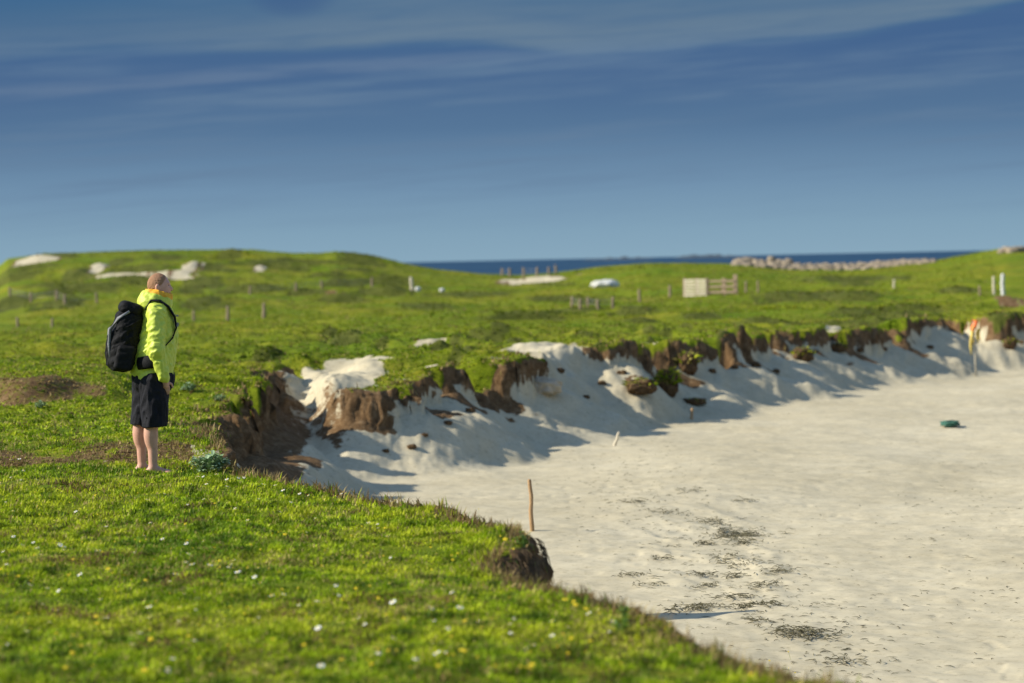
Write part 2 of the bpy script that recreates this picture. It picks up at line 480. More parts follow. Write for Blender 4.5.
# ground: masks R = turf, G = bare earth, B = dark growth and painted shade of hollows
def ground_mat():
    m, nt, b = mat_new('ground')
    a = N(nt, 'ShaderNodeAttribute', attribute_name='cover')
    sep = N(nt, 'ShaderNodeSeparateColor'); nt.links.new(a.outputs['Color'], sep.inputs[0])
    geo = N(nt, 'ShaderNodeNewGeometry'); pos = geo.outputs['Position']
    # turf
    n1 = noise_node(nt, 0.16, 4, 0.6, pos); n2 = noise_node(nt, 1.3, 6, 0.7, pos); n3 = noise_node(nt, 9.0, 5, 0.7, pos)
    t1 = ramp(nt, n2.outputs['Fac'], [(0.25, (0.105, 0.145, 0.006)), (0.45, (0.170, 0.215, 0.008)), (0.60, (0.225, 0.250, 0.014)), (0.8, (0.275, 0.240, 0.055))]).outputs['Color']
    t2 = ramp(nt, n1.outputs['Fac'], [(0.35, (0.75, 0.95, 0.6)), (0.65, (1.25, 1.08, 1.2))]).outputs['Color']
    turf = mix(nt, 1.0, t1, t2, 'MULTIPLY')
    t3 = ramp(nt, n3.outputs['Fac'], [(0.3, (0.62, 0.66, 0.6)), (0.7, (1.22, 1.2, 1.2))]).outputs['Color']
    turf = mix(nt, 1.0, turf, t3, 'MULTIPLY')
    scr = ramp(nt, n2.outputs['Fac'], [(0.3, (0.050, 0.062, 0.008)), (0.7, (0.130, 0.140, 0.025))]).outputs['Color']  # dark tone for low growth, also shade painted into hollows
    turf = mix(nt, 1.0, turf, (0.90, 0.87, 1.1), 'MULTIPLY')
    turf = mix(nt, sep.outputs[2], turf, scr)
    # sand
    s1 = noise_node(nt, 0.35, 5, 0.6, pos); s2 = noise_node(nt, 14.0, 6, 0.75, pos); s3 = noise_node(nt, 3.0, 5, 0.7, pos)
    sand = ramp(nt, s1.outputs['Fac'], [(0.3, (0.475, 0.410, 0.268)), (0.7, (0.560, 0.492, 0.338))]).outputs['Color']
    sp = ramp(nt, s2.outputs['Fac'], [(0.30, (0.62, 0.60, 0.57)), (0.45, (1, 1, 1)), (0.8, (1.05, 1.05, 1.05))]).outputs['Color']
    sand = mix(nt, 1.0, sand, sp, 'MULTIPLY')
    sp3 = ramp(nt, s3.outputs['Fac'], [(0.3, (0.88, 0.87, 0.85)), (0.6, (1.03, 1.03, 1.03))]).outputs['Color']
    sand = mix(nt, 1.0, sand, sp3, 'MULTIPLY')
    # earth
    e1 = noise_node(nt, 7.0, 8, 0.8, pos)
    earth = ramp(nt, e1.outputs['Fac'], [(0.26, (0.050, 0.028, 0.012)), (0.5, (0.150, 0.088, 0.040)), (0.74, (0.34, 0.23, 0.12))]).outputs['Color']
    k1 = noise_node(nt, 6.0, 6, 0.7, pos); k2 = noise_node(nt, 11.0, 5, 0.7, pos)
    def broken(v, n, w):
        d = math_node(nt, 'MULTIPLY_ADD', math_node(nt, 'SUBTRACT', n.outputs['Fac'], 0.5), w, v)
        mr = N(nt, 'ShaderNodeMapRange', interpolation_type='SMOOTHSTEP'); nt.links.new(d, mr.inputs['Value'])
        mr.inputs['From Min'].default_value = 0.32; mr.inputs['From Max'].default_value = 0.62
        return mr.outputs['Result']
    c = mix(nt, broken(sep.outputs[1], k1, 1.6), sand, earth)
    c = mix(nt, broken(sep.outputs[0], k2, 1.1), c, turf)
    nt.links.new(c, b.inputs['Base Color'])
    b.inputs['Roughness'].default_value = 0.95; b.inputs['Specular IOR Level'].default_value = 0.1
    bn = noise_node(nt, 9.0, 8, 0.75, pos)
    bp = N(nt, 'ShaderNodeBump'); bp.inputs['Distance'].default_value = 0.045
    nt.links.new(math_node(nt, 'MULTIPLY_ADD', math_node(nt, 'ADD', sep.outputs[0], sep.outputs[1], clamp=True), 0.65, 0.16), bp.inputs['Strength'])
    nt.links.new(bn.outputs['Fac'], bp.inputs['Height'])
    nt.links.new(bp.outputs['Normal'], b.inputs['Normal'])
    return m

M = {}
M['ground'] = ground_mat()
M['grass'] = attr_leaf_mat('grass')
M['skin'] = simple_mat('skin', (0.54, 0.28, 0.19), (0.64, 0.36, 0.25), 30, 0.5, 0.1, spec=0.4)
M['hair'] = simple_mat('hair', (0.27, 0.125, 0.055), (0.46, 0.25, 0.13), 160, 0.6, 0.5)
M['jacket'] = simple_mat('jacket fabric', (0.52, 0.61, 0.070), (0.60, 0.68, 0.095), 12, 0.5, 0.25, spec=0.35, bscale=25)
M['lining'] = simple_mat('hood lining', (0.75, 0.36, 0.02), (0.85, 0.46, 0.03), 20, 0.6, 0.2)
M['shorts'] = simple_mat('shorts fabric', (0.004, 0.004, 0.007), (0.009, 0.009, 0.014), 25, 0.8, 0.3)
M['black'] = simple_mat('black nylon', (0.003, 0.003, 0.0035), (0.010, 0.010, 0.011), 40, 0.7, 0.35, spec=0.18, bscale=120)
M['grey'] = simple_mat('grey webbing', (0.14, 0.145, 0.15), (0.26, 0.26, 0.27), 60, 0.5, 0.2)
M['white'] = simple_mat('white', (0.72, 0.72, 0.70), (0.82, 0.82, 0.80), 40, 0.7)
M['yellow'] = simple_mat('yellow', (0.75, 0.55, 0.02), (0.85, 0.66, 0.03), 40, 0.6)
M['wood'] = simple_mat('weathered wood', (0.20, 0.14, 0.09), (0.38, 0.29, 0.19), 14, 0.85, 0.5, (6, 6, 0.6))
M['tanwood'] = simple_mat('tan wood', (0.34, 0.20, 0.09), (0.50, 0.33, 0.17), 14, 0.8, 0.5, (6, 6, 0.6))
M['palewood'] = simple_mat('bleached wood', (0.50, 0.44, 0.31), (0.66, 0.58, 0.43), 10, 0.85, 0.4, (6, 6, 0.8))
M['wire'] = simple_mat('galvanised wire', (0.22, 0.22, 0.22), (0.32, 0.32, 0.32), 30, 0.5)
M['stone'] = simple_mat('pale stone', (0.17, 0.14, 0.10), (0.42, 0.33, 0.22), 1.2, 0.9, 0.6, bscale=4)
M['whitestone'] = simple_mat('white stone', (0.55, 0.54, 0.50), (0.72, 0.71, 0.66), 1.5, 0.9, 0.5, bscale=4)
M['sandlump'] = simple_mat('sand lump', (0.36, 0.29, 0.19), (0.54, 0.47, 0.35), 5, 0.95, 0.7, bscale=14)
M['earthlump'] = simple_mat('earth lump', (0.045, 0.026, 0.011), (0.16, 0.095, 0.042), 7, 0.95, 0.9, bscale=16)
M['weed'] = simple_mat('dry seaweed', (0.05, 0.047, 0.022), (0.16, 0.14, 0.075), 12, 0.8, 0.4)
M['root'] = simple_mat('dry roots', (0.045, 0.028, 0.013), (0.17, 0.11, 0.055), 18, 0.9, 0.3)
M['greyleaf'] = simple_mat('grey green leaf', (0.16, 0.26, 0.10), (0.36, 0.47, 0.27), 25, 0.6)
M['leaf'] = simple_mat('green leaf', (0.07, 0.15, 0.015), (0.16, 0.25, 0.03), 25, 0.6)
M['net'] = simple_mat('green net', (0.03, 0.11, 0.075), (0.07, 0.19, 0.13), 30, 0.6, 0.3)
M['orange'] = simple_mat('orange cloth', (0.75, 0.16, 0.04), (0.85, 0.22, 0.06), 12, 0.7)
M['ycloth'] = simple_mat('yellow cloth', (0.62, 0.46, 0.09), (0.75, 0.58, 0.15), 12, 0.7)
M['island'] = simple_mat('far island', (0.045, 0.065, 0.085), (0.075, 0.095, 0.11), 0.02, 0.95)
M['eye'] = simple_mat('eye', (0.02, 0.02, 0.02), (0.05, 0.04, 0.03), 50, 0.2)

# ------------------------------------------------------------------ ground sheet
def axis_a():
    mid = np.arange(-0.222, 0.2221, 0.00058)
    out = 0.222 + np.cumsum(0.004 * 1.13 ** np.arange(38))
    return np.concatenate([-out[::-1], mid, out])
A = axis_a()
Yr = np.concatenate([np.linspace(-13, 8, 30)[:-1], np.exp(np.linspace(math.log(8), math.log(78), 960))[:-1], np.exp(np.linspace(math.log(78), math.log(210), 230))[:-1], np.linspace(210, 460, 40)])
AX, YY = np.meshgrid(A, Yr)
XX = AX * (np.abs(YY) + 15)
print('ground verts', XX.size)
z, s, turf, dirt, scrub_shade = terrain(XX, YY, True)
# crumbly relief on the steep face
k = np.exp(-((s - 0.10) / 0.22) ** 2) * (YY < 90)
ox = k * 0.085 * fbm(YY / 0.34, z / 0.16, 91, 5, .6); oy = k * 0.08 * fbm(XX / 0.30, z / 0.16, 92, 5, .6)
oz = k * 0.035 * fbm(XX / 0.1, YY / 0.1, 93, 2)
V = np.stack([XX + ox, YY + oy, z + oz], -1).reshape(-1, 3)
nr, nc = XX.shape
i = np.arange((nr - 1) * (nc - 1)); r_, c_ = i // (nc - 1), i % (nc - 1)
q = r_ * nc + c_
Q = np.stack([q, q + 1, q + nc + 1, q + nc], 1)
cov = np.stack([turf.ravel(), dirt.ravel(), scrub_shade.ravel(), np.ones(turf.size)], 1)
tag(build('ground', V, Q, M['ground'], colors={'cover': cov}), kind='structure')

# ------------------------------------------------------------------ sea and islands
def sea_mat():
    m, nt, b = mat_new('sea')
    geo = N(nt, 'ShaderNodeNewGeometry')
    mp = N(nt, 'ShaderNodeMapping'); mp.inputs['Scale'].default_value = (0.02, 0.004, 1)
    nt.links.new(geo.outputs['Position'], mp.inputs['Vector'])
    n = noise_node(nt, 1.0, 6, 0.7, mp.outputs['Vector'])
    r = ramp(nt, n.outputs['Fac'], [(0.35, (0.008, 0.036, 0.075)), (0.62, (0.014, 0.052, 0.098)), (0.70, (0.02, 0.065, 0.12)), (0.79, (0.35, 0.40, 0.44))])
    nt.links.new(r.outputs['Color'], b.inputs['Base Color'])
    b.inputs['Roughness'].default_value = 0.6; b.inputs['Specular IOR Level'].default_value = 0.15
    return m
ys = np.concatenate([[205], np.linspace(230, 1000, 12), [1600, 3000, 6000, 12000, 25000, 60000]])
xs = np.linspace(-1, 1, 25)
SX, SY = np.meshgrid(xs, ys); SXX = SX * (SY * 0.8 + 200)
n = len(xs); i = np.arange((len(ys) - 1) * (n - 1)); q = (i // (n - 1)) * n + i % (n - 1)
tag(build('sea', np.stack([SXX, SY, np.full(SX.shape, -4.0)], -1).reshape(-1, 3), np.stack([q, q + 1, q + n + 1, q + n], 1), sea_mat()), kind='structure')

def island(px0, px1, hpx, d, seed):
    c = at((px0 + px1) / 2, 256, d); rx = (px1 - px0) / 2 * d / F
    nx, ny = 40, 12
    V = []; Fc = []
    for j in range(ny):
        for i in range(nx):
            u = i / (nx - 1) * 2 - 1; v = j / (ny - 1) * 2 - 1
            h = max(0, 1 - abs(u) ** 2.5) * max(0, 1 - v * v) * (0.6 + 0.7 * float(pnoise(u * 4 + seed, v * 1.5, seed)))
            V.append((c[0] + u * rx, d + v * rx * 0.5, -6 + h * (hpx * d / F + 4)))
    for j in range(ny - 1):
        for i in range(nx - 1):
            a = j * nx + i; Fc.append([a, a + 1, a + nx + 1, a + nx])
    tag(build('island', V, Fc, M['island']), kind='structure')
island(578, 660, 2.6, 7000, 3)
island(668, 745, 3.4, 7600, 5)

# ------------------------------------------------------------------ grass (uncountable turf blades)
GREENS = np.array([(0.165, 0.24, 0.006), (0.235, 0.315, 0.007), (0.34, 0.37, 0.016), (0.095, 0.17, 0.006), (0.38, 0.31, 0.09), (0.26, 0.36, 0.03)])

def blade_field(n, dlo, dhi, alo, ahi, hgt, wid, seed, power=1.0, flat=0.0):
    r = np.random.default_rng(seed)
    lo, hi = dlo ** (2 - power), dhi ** (2 - power)
    y = (lo + (hi - lo) * r.random(n)) ** (1 / (2 - power)) if power != 2 else dlo * (dhi / dlo) ** r.random(n)
    x = (alo + (ahi - alo) * r.random(n)) * (y + 6) / (1 + 6 / 20)
    z, s, turf, dirt, scrub_shade = terrain(x, y, True)
    clump = fbm(x / 0.35, y / 0.42, 101, 3)
    keep = (turf > 0.35) & (r.random(n) < (0.62 + 0.5 * clump) * (1 - .35 * (dirt > .35)))
    lipzone = np.exp(-((s + 0.08) / 0.14) ** 2)
    x, y, z, s, clump, scrub_shade, lipzone, dirt = (v[keep] for v in (x, y, z, s, clump, scrub_shade, lipzone, dirt))
    n = len(x)
    patch = fbm(x / 1.4, y / 1.9, 103, 3); fine = fbm(x / 0.3, y / 0.35, 104, 2); dry = fbm(x / 0.8, y / 1.1, 105, 3)
    h = hgt * (0.55 + 0.75 * r.random(n)) * (1 + 0.5 * clump) * (1 + 1.6 * lipzone * (r.random(n) < 0.5)) * (1 + 0.4 * scrub_shade)
    w = wid * (0.6 + 0.8 * r.random(n))
    an = r.random(n) * 2 * math.pi; lean = 0.35 + 0.75 * r.random(n)
    bl = r.random(n) < flat
    lean = np.where(bl, 1.2 + 1.6 * r.random(n), lean); w = np.where(bl, w * 2.6, w); h = np.where(bl, h * 0.75, h)
    spot = fbm(x / 0.16, y / 0.22, 107, 2); bare = fbm(x / 0.55, y / 0.7, 108, 3)
    dx, dy = np.cos(an) * lean, np.sin(an) * lean
    nrm = np.sqrt(dx * dx + dy * dy + 1)
    tip = np.stack([x + dx / nrm * h, y + dy / nrm * h, z + h / nrm], 1)
    sx, sy = -np.sin(an) * w, np.cos(an) * w
    b0 = np.stack([x - sx, y - sy, z - 0.012], 1); b1 = np.stack([x + sx, y + sy, z - 0.012], 1)
    m0 = np.stack([x - sx * .8 + dx / nrm * h * .35, y - sy * .8 + dy / nrm * h * .35, z + h / nrm * .6], 1)
    m1 = np.stack([x + sx * .8 + dx / nrm * h * .35, y + sy * .8 + dy / nrm * h * .35, z + h / nrm * .6], 1)
    V = np.stack([b0, b1, m1, m0, tip], 1).reshape(-1, 3)
    o = np.arange(n) * 5
    T = np.concatenate([np.stack([o, o + 1, o + 2], 1), np.stack([o, o + 2, o + 3], 1), np.stack([o + 3, o + 2, o + 4], 1)])
    nearw = 1 - .75 * sstep(26, 70, y); big = fbm(x / 7, y / 16, 109, 3)
    dry = np.where(y > 40, fbm(x / 4.5, y / 7.5, 110, 4) + .25 * fbm(x / .8, y / 1.4, 111, 2) - .05 + .22 * (1 - sstep(58, 80, y)), dry)
    t = np.clip(0.5 + 0.60 * np.where(y > 45, big, patch) + nearw * (0.5 * fine + 0.55 * spot) + 0.3 * (r.random(n) - 0.5), 0, 1)[:, None]
    c = np.where(t < 0.5, GREENS[3] * (1 - 2 * t) + GREENS[1] * 2 * t, GREENS[1] * (2 - 2 * t) + GREENS[2] * (2 * t - 1))
    dr = (r.random(n) < np.clip(0.09 + 0.5 * np.maximum(dry - 0.05, 0) + 0.7 * np.maximum(bare - 0.22, 0) + 0.10 * lipzone, 0, 0.7))[:, None]
    c = np.where(dr, np.where((bare > .42)[:, None], np.array([.20, .13, .045]), GREENS[4]) * (0.6 + 0.5 * r.random((n, 1))), c)
    c = np.where((scrub_shade > 0.4)[:, None], c * 0.60, c)  # blades darkened along with the growth and painted shade
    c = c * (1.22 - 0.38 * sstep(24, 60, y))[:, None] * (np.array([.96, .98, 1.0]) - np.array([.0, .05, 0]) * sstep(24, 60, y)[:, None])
    bd = (dirt > .35) & (r.random(n) < .85)
    c = np.where(bd[:, None], np.where((r.random(n) < .5)[:, None], np.array([.34, .25, .10]), np.array([.20, .13, .05])), c)
    c = c * (0.8 + 0.4 * r.random((n, 1))) * np.clip(1 + .6 * spot * nearw, .5, 1.3)[:, None]
    C = np.concatenate([np.repeat(c, 5, 0), np.ones((n * 5, 1))], 1)
    return V, T, C

def merge(parts):
    Vs, Ts, Cs = [], [], []; off = 0
    for V, T, C in parts:
        Vs.append(V); Ts.append(T + off); Cs.append(C); off += len(V)
    return np.concatenate(Vs), np.concatenate(Ts), np.concatenate(Cs)

near = merge([blade_field(360000, 8.6, 17, -0.215, 0.185, 0.030, 0.0032, 1, 1.0, .35),
              blade_field(220000, 16, 27, -0.24, 0.06, 0.038, 0.0048, 2, 1.0, .3)])
tag(build('turf_grass', near[0], near[1], M['grass'], smooth=False, colors={'tint': near[2]}), 'short bright green grass covering the near turf', 'grass', kind='stuff')
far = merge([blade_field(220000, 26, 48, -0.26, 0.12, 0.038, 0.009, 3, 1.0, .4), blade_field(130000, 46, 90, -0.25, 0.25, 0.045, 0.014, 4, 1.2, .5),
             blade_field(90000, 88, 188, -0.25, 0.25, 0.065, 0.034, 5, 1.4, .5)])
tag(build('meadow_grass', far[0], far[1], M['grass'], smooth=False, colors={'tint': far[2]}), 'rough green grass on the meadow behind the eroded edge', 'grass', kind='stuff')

# hanging grass and roots along the eroded edge
def lip_fringe(n, dlo, dhi, L, W, seed):
    r = np.random.default_rng(seed)
    y = dlo + (dhi - dlo) * r.random(n * 14); x = (-0.21 + 0.44 * r.random(len(y))) * y
    z, s, turf, dirt, scrub_shade = terrain(x, y, True)
    k = (s > -0.10) & (s < 0.10) & (np.abs(turf - 0.4) < 0.55) & (dirt > 0.1)
    k = k & (r.random(len(y)) < 1.6 * np.clip(0.18 + fbm(x / 0.5, y / 0.8, 133, 3), 0.02, 1))
    x, y, z, s = x[k][:n], y[k][:n], z[k][:n], s[k][:n]
    n = len(x); e = 0.05
    g = np.stack([terrain(x + e, y) - terrain(x - e, y), terrain(x, y + e) - terrain(x, y - e)], 1)
    g = -g / (np.linalg.norm(g, axis=1)[:, None] + 1e-6)
    g = g + r.normal(0, 0.5, g.shape); l = L * (0.4 + 0.9 * r.random(n))
    side = np.stack([-g[:, 1], g[:, 0]], 1) * (W * (0.6 + 0.8 * r.random(n)))[:, None]
    P0 = np.stack([x, y, z + 0.01], 1)
    out = np.concatenate([g, np.zeros((n, 1))], 1); dn = np.array([0, 0, 1.0])
    m = P0 + out * (l * 0.35)[:, None] + dn * (l * 0.10)[:, None]
    t = P0 + out * (l * 0.55)[:, None] - dn * (l * 0.75)[:, None]
    sd = np.concatenate([side, np.zeros((n, 1))], 1)
    V = np.stack([P0 - sd, P0 + sd, m + sd, m - sd, t], 1).reshape(-1, 3)
    o = np.arange(n) * 5
    T = np.concatenate([np.stack([o, o + 1, o + 2], 1), np.stack([o, o + 2, o + 3], 1), np.stack([o + 3, o + 2, o + 4], 1)])
    pick = r.random(n)
    c = np.where((pick < 0.60)[:, None], GREENS[1], np.where((pick < 0.85)[:, None], GREENS[4] * 0.8, np.array([0.08, 0.05, 0.022])))
    c = c * (0.7 + 0.5 * r.random((n, 1)))
    return V, T, np.concatenate([np.repeat(c, 5, 0), np.ones((n * 5, 1))], 1)
fr = merge([lip_fringe(1600, 11, 22, 0.09, 0.003, 31), lip_fringe(1300, 24, 48, 0.12, 0.005, 32), lip_fringe(1700, 46, 74, 0.14, 0.008, 33)])
tag(build('hanging_grass', fr[0], fr[1], M['grass'], smooth=False, colors={'tint': fr[2]}), 'grass and roots hanging over the eroded dune edge', 'grass', kind='stuff')

# ------------------------------------------------------------------ flowers
def flower_proto(name, petals, mat, heart, rad, label, cat, group):
    t = empty(name, (0, 0, 0)); tag(t, label, cat, group)
    m = MB()
    for k in range(petals):
        a = 2 * math.pi * k / petals
        m.leaf((math.cos(a) * rad * .2, math.sin(a) * rad * .2, 0.0), (math.cos(a), math.sin(a), 0.18), rad * .9, rad * 1.4 / petals + 0.001, 0.1, 0.1, 2)
    m.build('petals', mat, t, loc=(0, 0, 0.06))
    h = MB(); h.tube([(0, 0, 0.058), (0, 0, 0.064), (0, 0, 0.067)], [rad * .32, rad * .3, rad * .12], 8); h.build('flower_centre', heart, t)
    st = MB(); st.tube([(0.01, 0, -0.02), (0.004, 0.002, 0.03), (0, 0, 0.06)], 0.0012, 5); st.build('stem', M['leaf'], t)
    return t

def copy_tree(o, parent=None):
    c = o.copy(); col.objects.link(c)
    if parent is not None: c.parent = parent
    for ch in list(o.children): copy_tree(ch, c)
    return c

def scatter_flowers(proto, spots, group=None, label=None, first=True):
    for i, (px, py) in enumerate(spots):
        p = ground_at(px, py + 1.5, 8.5)
        o = proto if i == 0 and first else copy_tree(proto)
        o.location = (float(p[0]), float(p[1]), float(p[2]) + random.uniform(-.012, .012))
        o.rotation_euler = (random.uniform(-.25, .55), random.uniform(-.55, .2), random.uniform(0, 6.28))
        sc = random.uniform(0.75, 1.2); o.scale = (sc, sc, random.uniform(.9, 1.1))
        if group: o['group'] = group
        if label: o['label'] = label

def zoomed(pts, x0, y0, k): return [(x0 + a / k, y0 + b / k) for a, b in pts]
K = 1009 / 300
w1 = zoomed([(332, 136), (62, 232), (195, 238), (207, 250), (238, 243), (130, 254), (330, 232), (353, 234), (382, 240), (376, 256), (330, 270), (440, 245), (455, 233), (555, 215), (580, 254),
             (638, 236), (620, 268), (622, 300), (656, 310), (700, 318), (722, 322), (796, 290), (796, 316), (808, 336), (868, 348), (920, 328), (944, 342), (538, 338), (588, 346), (85, 355),
             (20, 382), (57, 427), (188, 467), (665, 433), (790, 428), (924, 425), (950, 413), (883, 600), (514, 467), (48, 216), (52, 258), (285, 342)], 0, 480, K)
w2 = zoomed([(240, 168), (85, 262), (102, 283), (222, 311), (486, 388), (326, 435), (428, 461), (480, 457), (529, 458), (28, 483), (52, 433), (388, 642), (485, 620), (843, 637), (988, 482), (75, 525),
             (42, 66), (108, 70), (142, 62), (72, 650), (860, 505)], 300, 480, K)
w3 = [(175, 474), (183, 478), (196, 473), (206, 481), (209, 487), (225, 491), (232, 493), (236, 482), (243, 481), (229, 483), (208, 490), (198, 484), (277, 492), (286, 496), (302, 499), (60, 487), (22, 476), (192, 490), (201, 493), (250, 486), (217, 478),
      (10, 463), (20, 463), (19, 476), (110, 471), (262, 489), (594, 623), (611, 629), (615, 628)]
y1 = zoomed([(110, 65), (128, 75), (333, 62), (470, 66), (400, 187), (238, 97), (725, 105), (118, 286), (185, 310), (225, 345), (372, 322), (372, 345), (395, 313), (8, 330), (62, 355), (252, 302), (712, 305),
             (750, 300), (925, 205), (960, 206), (838, 237), (320, 515), (322, 495), (494, 534), (520, 563), (188, 553), (248, 570), (262, 582), (290, 597), (237, 607), (290, 670), (228, 672), (490, 663),
             (58, 490), (5, 500), (770, 465), (832, 480), (640, 560), (415, 345), (480, 372)], 0, 480, K)
y2 = zoomed([(343, 496), (569, 510), (508, 564), (300, 606), (190, 392), (222, 390), (256, 428), (262, 606), (52, 573), (140, 640), (248, 650), (550, 600), (506, 630), (580, 630), (735, 660), (790, 660), (765, 660), (640, 660),
             (870, 556), (872, 600), (930, 560), (985, 570), (455, 660), (718, 252), (690, 225), (880, 440), (905, 445), (925, 450), (960, 455), (668, 218), (505, 90), (600, 106)], 300, 480, K) + [(596, 622), (790, 658), (566, 608), (580, 612)]
daisy = flower_proto('daisy', 12, M['white'], M['yellow'], 0.017, 'small white daisy open in the short foreground grass', 'daisy', 'white daisies in the foreground grass')
scatter_flowers(daisy, w1 + w2)
scatter_flowers(daisy, w3, 'white daisies on the lip near the man', 'small white daisy on the grassy lip by the leafy plant and the drop', False)
_rf = random.Random(9)
def spread(n):
    o = []
    while len(o) < n:
        px, py = _rf.uniform(-10, 850), 683 - 205 * _rf.random() ** 0.8
        if py > np.interp(px, [0, 240, 330, 440, 520, 560, 620, 700, 780, 850], [474, 480, 494, 520, 600, 606, 616, 636, 660, 690]) + 3: o.append((px, py))
    return o
def scatter_small(proto, spots):
    for px, py in spots:
        p = ground_at(px, py + 1.5, 8.5); o = copy_tree(proto)
        o.location = (float(p[0]), float(p[1]), float(p[2]) - .012); sc = _rf.uniform(.4, .8); o.scale = (sc, sc, .9)
        o.rotation_euler = (_rf.uniform(-.25, .6), _rf.uniform(-.55, .2), _rf.uniform(0, 6.28))
scatter_small(daisy, spread(150))
butter = flower_proto('buttercup', 5, M['yellow'], M['yellow'], 0.014, 'small yellow buttercup open in the short foreground grass', 'buttercup', 'yellow buttercups in the foreground grass')
scatter_flowers(butter, y1 + y2)
scatter_small(butter, spread(110))

# ------------------------------------------------------------------ the man
MAN_D = 22.0
mp_ = at(150, 474, MAN_D)
man_loc = (mp_[0], mp_[1], mp_[2])
MROT = math.radians(12)
print('man', man_loc, 'ground', gz(mp_[0], mp_[1]))

def unlean(p):
    q = p.copy(); q[:, 0] -= 0.045 * sstep(0.75, 1.5, p[:, 2]); return q
def lean_pts(m):
    m.V = [(x + 0.045 * float(sstep(0.75, 1.5, z)), y, z) for x, y, z in m.V]; return m

def body_sdf(p):
    p = unlean(p)
    hd = sd_ell(p, (0.078, 0, 1.715), (0.098, 0.078, 0.112))
    hd = smin(hd, sd_ell(p, (0.115, 0, 1.655), (0.060, 0.058, 0.075)), 0.04)            # jaw
    hd = smin(hd, sd_cone(p, (0.172, 0, 1.715), (0.192, 0, 1.682), 0.009, 0.015), 0.02)  # nose
    hd = smin(hd, sd_ell(p, (0.158, 0, 1.738), (0.018, 0.05, 0.012)), 0.02)              # brow
    hd = smin(hd, sd_ell(p, (0.160, 0, 1.607), (0.024, 0.026, 0.02)), 0.025)             # chin
    for sgn in (-1, 1):
        hd = smax(hd, -sd_ell(p, (0.182, sgn * 0.034, 1.718), (0.020, 0.018, 0.012)), 0.012)
        hd = smin(hd, sd_ell(p, (0.062, sgn * 0.083, 1.695), (0.022, 0.011, 0.034), rotY(0.2)), 0.008)
        hd = smax(hd, -sd_ell(p, (0.070, sgn * 0.096, 1.697), (0.010, 0.006, 0.016)), 0.006)
    hd = smin(hd, sd_ell(p, (0.171, 0, 1.652), (0.010, 0.022, 0.007)), 0.008)
    hd = smin(hd, sd_ell(p, (0.169, 0, 1.638), (0.010, 0.020, 0.008)), 0.008)
    d = smin(hd, sd_cone(p, (0.035, 0, 1.50), (0.062, 0, 1.64), 0.066, 0.058), 0.04)
    d = smin(d, sd_ell(p, (0.05, 0, 1.28), (0.125, 0.185, 0.26)), 0.06)
    d = smin(d, sd_ell(p, (0.04, 0, 0.98), (0.135, 0.165, 0.18)), 0.08)
    for sgn in (-1, 1):
        d = smin(d, sd_cone(p, (0.02, sgn * 0.08, 1.47), (0.02, sgn * 0.19, 1.45), 0.07, 0.062), 0.05)
        el = (0.045, sgn * 0.262, 1.15); wr = (0.135, sgn * 0.222, 0.885)
        d = smin(d, sd_cone(p, (0.02, sgn * 0.2, 1.45), el, 0.055, 0.043), 0.03)
        d = smin(d, sd_cone(p, el, wr, 0.043, 0.028), 0.02)
        hx = np.array([0.150, sgn * 0.185, 0.815])
        d = smin(d, sd_cone(p, wr, hx, 0.027, 0.030), 0.02)
        for q in range(4):
            b0 = hx + np.array([0.026 - 0.017 * q, sgn * 0.004, -0.012]); b1 = b0 + np.array([0.006, -sgn * 0.012, -0.042 + 0.004 * abs(q - 1)]); b2 = b1 + np.array([-0.004, -sgn * 0.016, -0.030])
            d = smin(d, np.minimum(sd_cone(p, b0, b1, 0.0095, 0.0085), sd_cone(p, b1, b2, 0.0085, 0.007)), 0.006)
        t0 = hx + np.array([0.012, 0, 0.03]); t1 = t0 + np.array([0.040, -sgn * 0.004, -0.022]); t2 = t1 + np.array([0.012, -sgn * 0.004, -0.030])
        d = smin(d, np.minimum(sd_cone(p, t0, t1, 0.013, 0.0105), sd_cone(p, t1, t2, 0.0105, 0.008)), 0.008)
    for (hip, kn, an, sgn) in (((0.03, -0.095, 0.92), (0.025, -0.10, 0.49), (0.022, -0.105, 0.085), -1), ((0.0, 0.095, 0.92), (-0.065, 0.10, 0.49), (-0.065, 0.10, 0.085), 1)):
        hip, kn, an = map(np.array, (hip, kn, an))
        d = smin(d, sd_cone(p, hip, kn, 0.098, 0.062), 0.05)
        d = smin(d, sd_cone(p, kn, an, 0.056, 0.038), 0.03)
        d = smin(d, sd_ell(p, kn + (an - kn) * 0.30 + np.array([-0.026, 0, 0]), (0.052, 0.055, 0.125)), 0.03)
        d = smin(d, sd_ell(p, kn + np.array([0.03, 0, 0.0]), (0.035, 0.042, 0.05)), 0.03)
        ft = an + np.array([0.0, 0, -0.045])
        d = smin(d, sd_ell(p, ft + np.array([-0.03, 0, -0.01]), (0.042, 0.036, 0.036)), 0.02)
        d = smin(d, sd_cone(p, an + np.array([0.0, 0, -0.03]), an + np.array([0.14, sgn * 0.02, -0.068]), 0.036, 0.022), 0.03)
        d = smin(d, sd_ell(p, an + np.array([0.135, sgn * 0.018, -0.066]), (0.055, 0.046, 0.020)), 0.02)
    return d

body = sdf_mesh('person', body_sdf, (-0.2, -0.36, -0.02), (0.36, 0.36, 1.86), 0.0068, M['skin'])
body.location = man_loc; body.rotation_euler = (0, 0, MROT)
tag(body, 'man in lime green jacket and black shorts standing on the turf gazing over the sand', 'person')

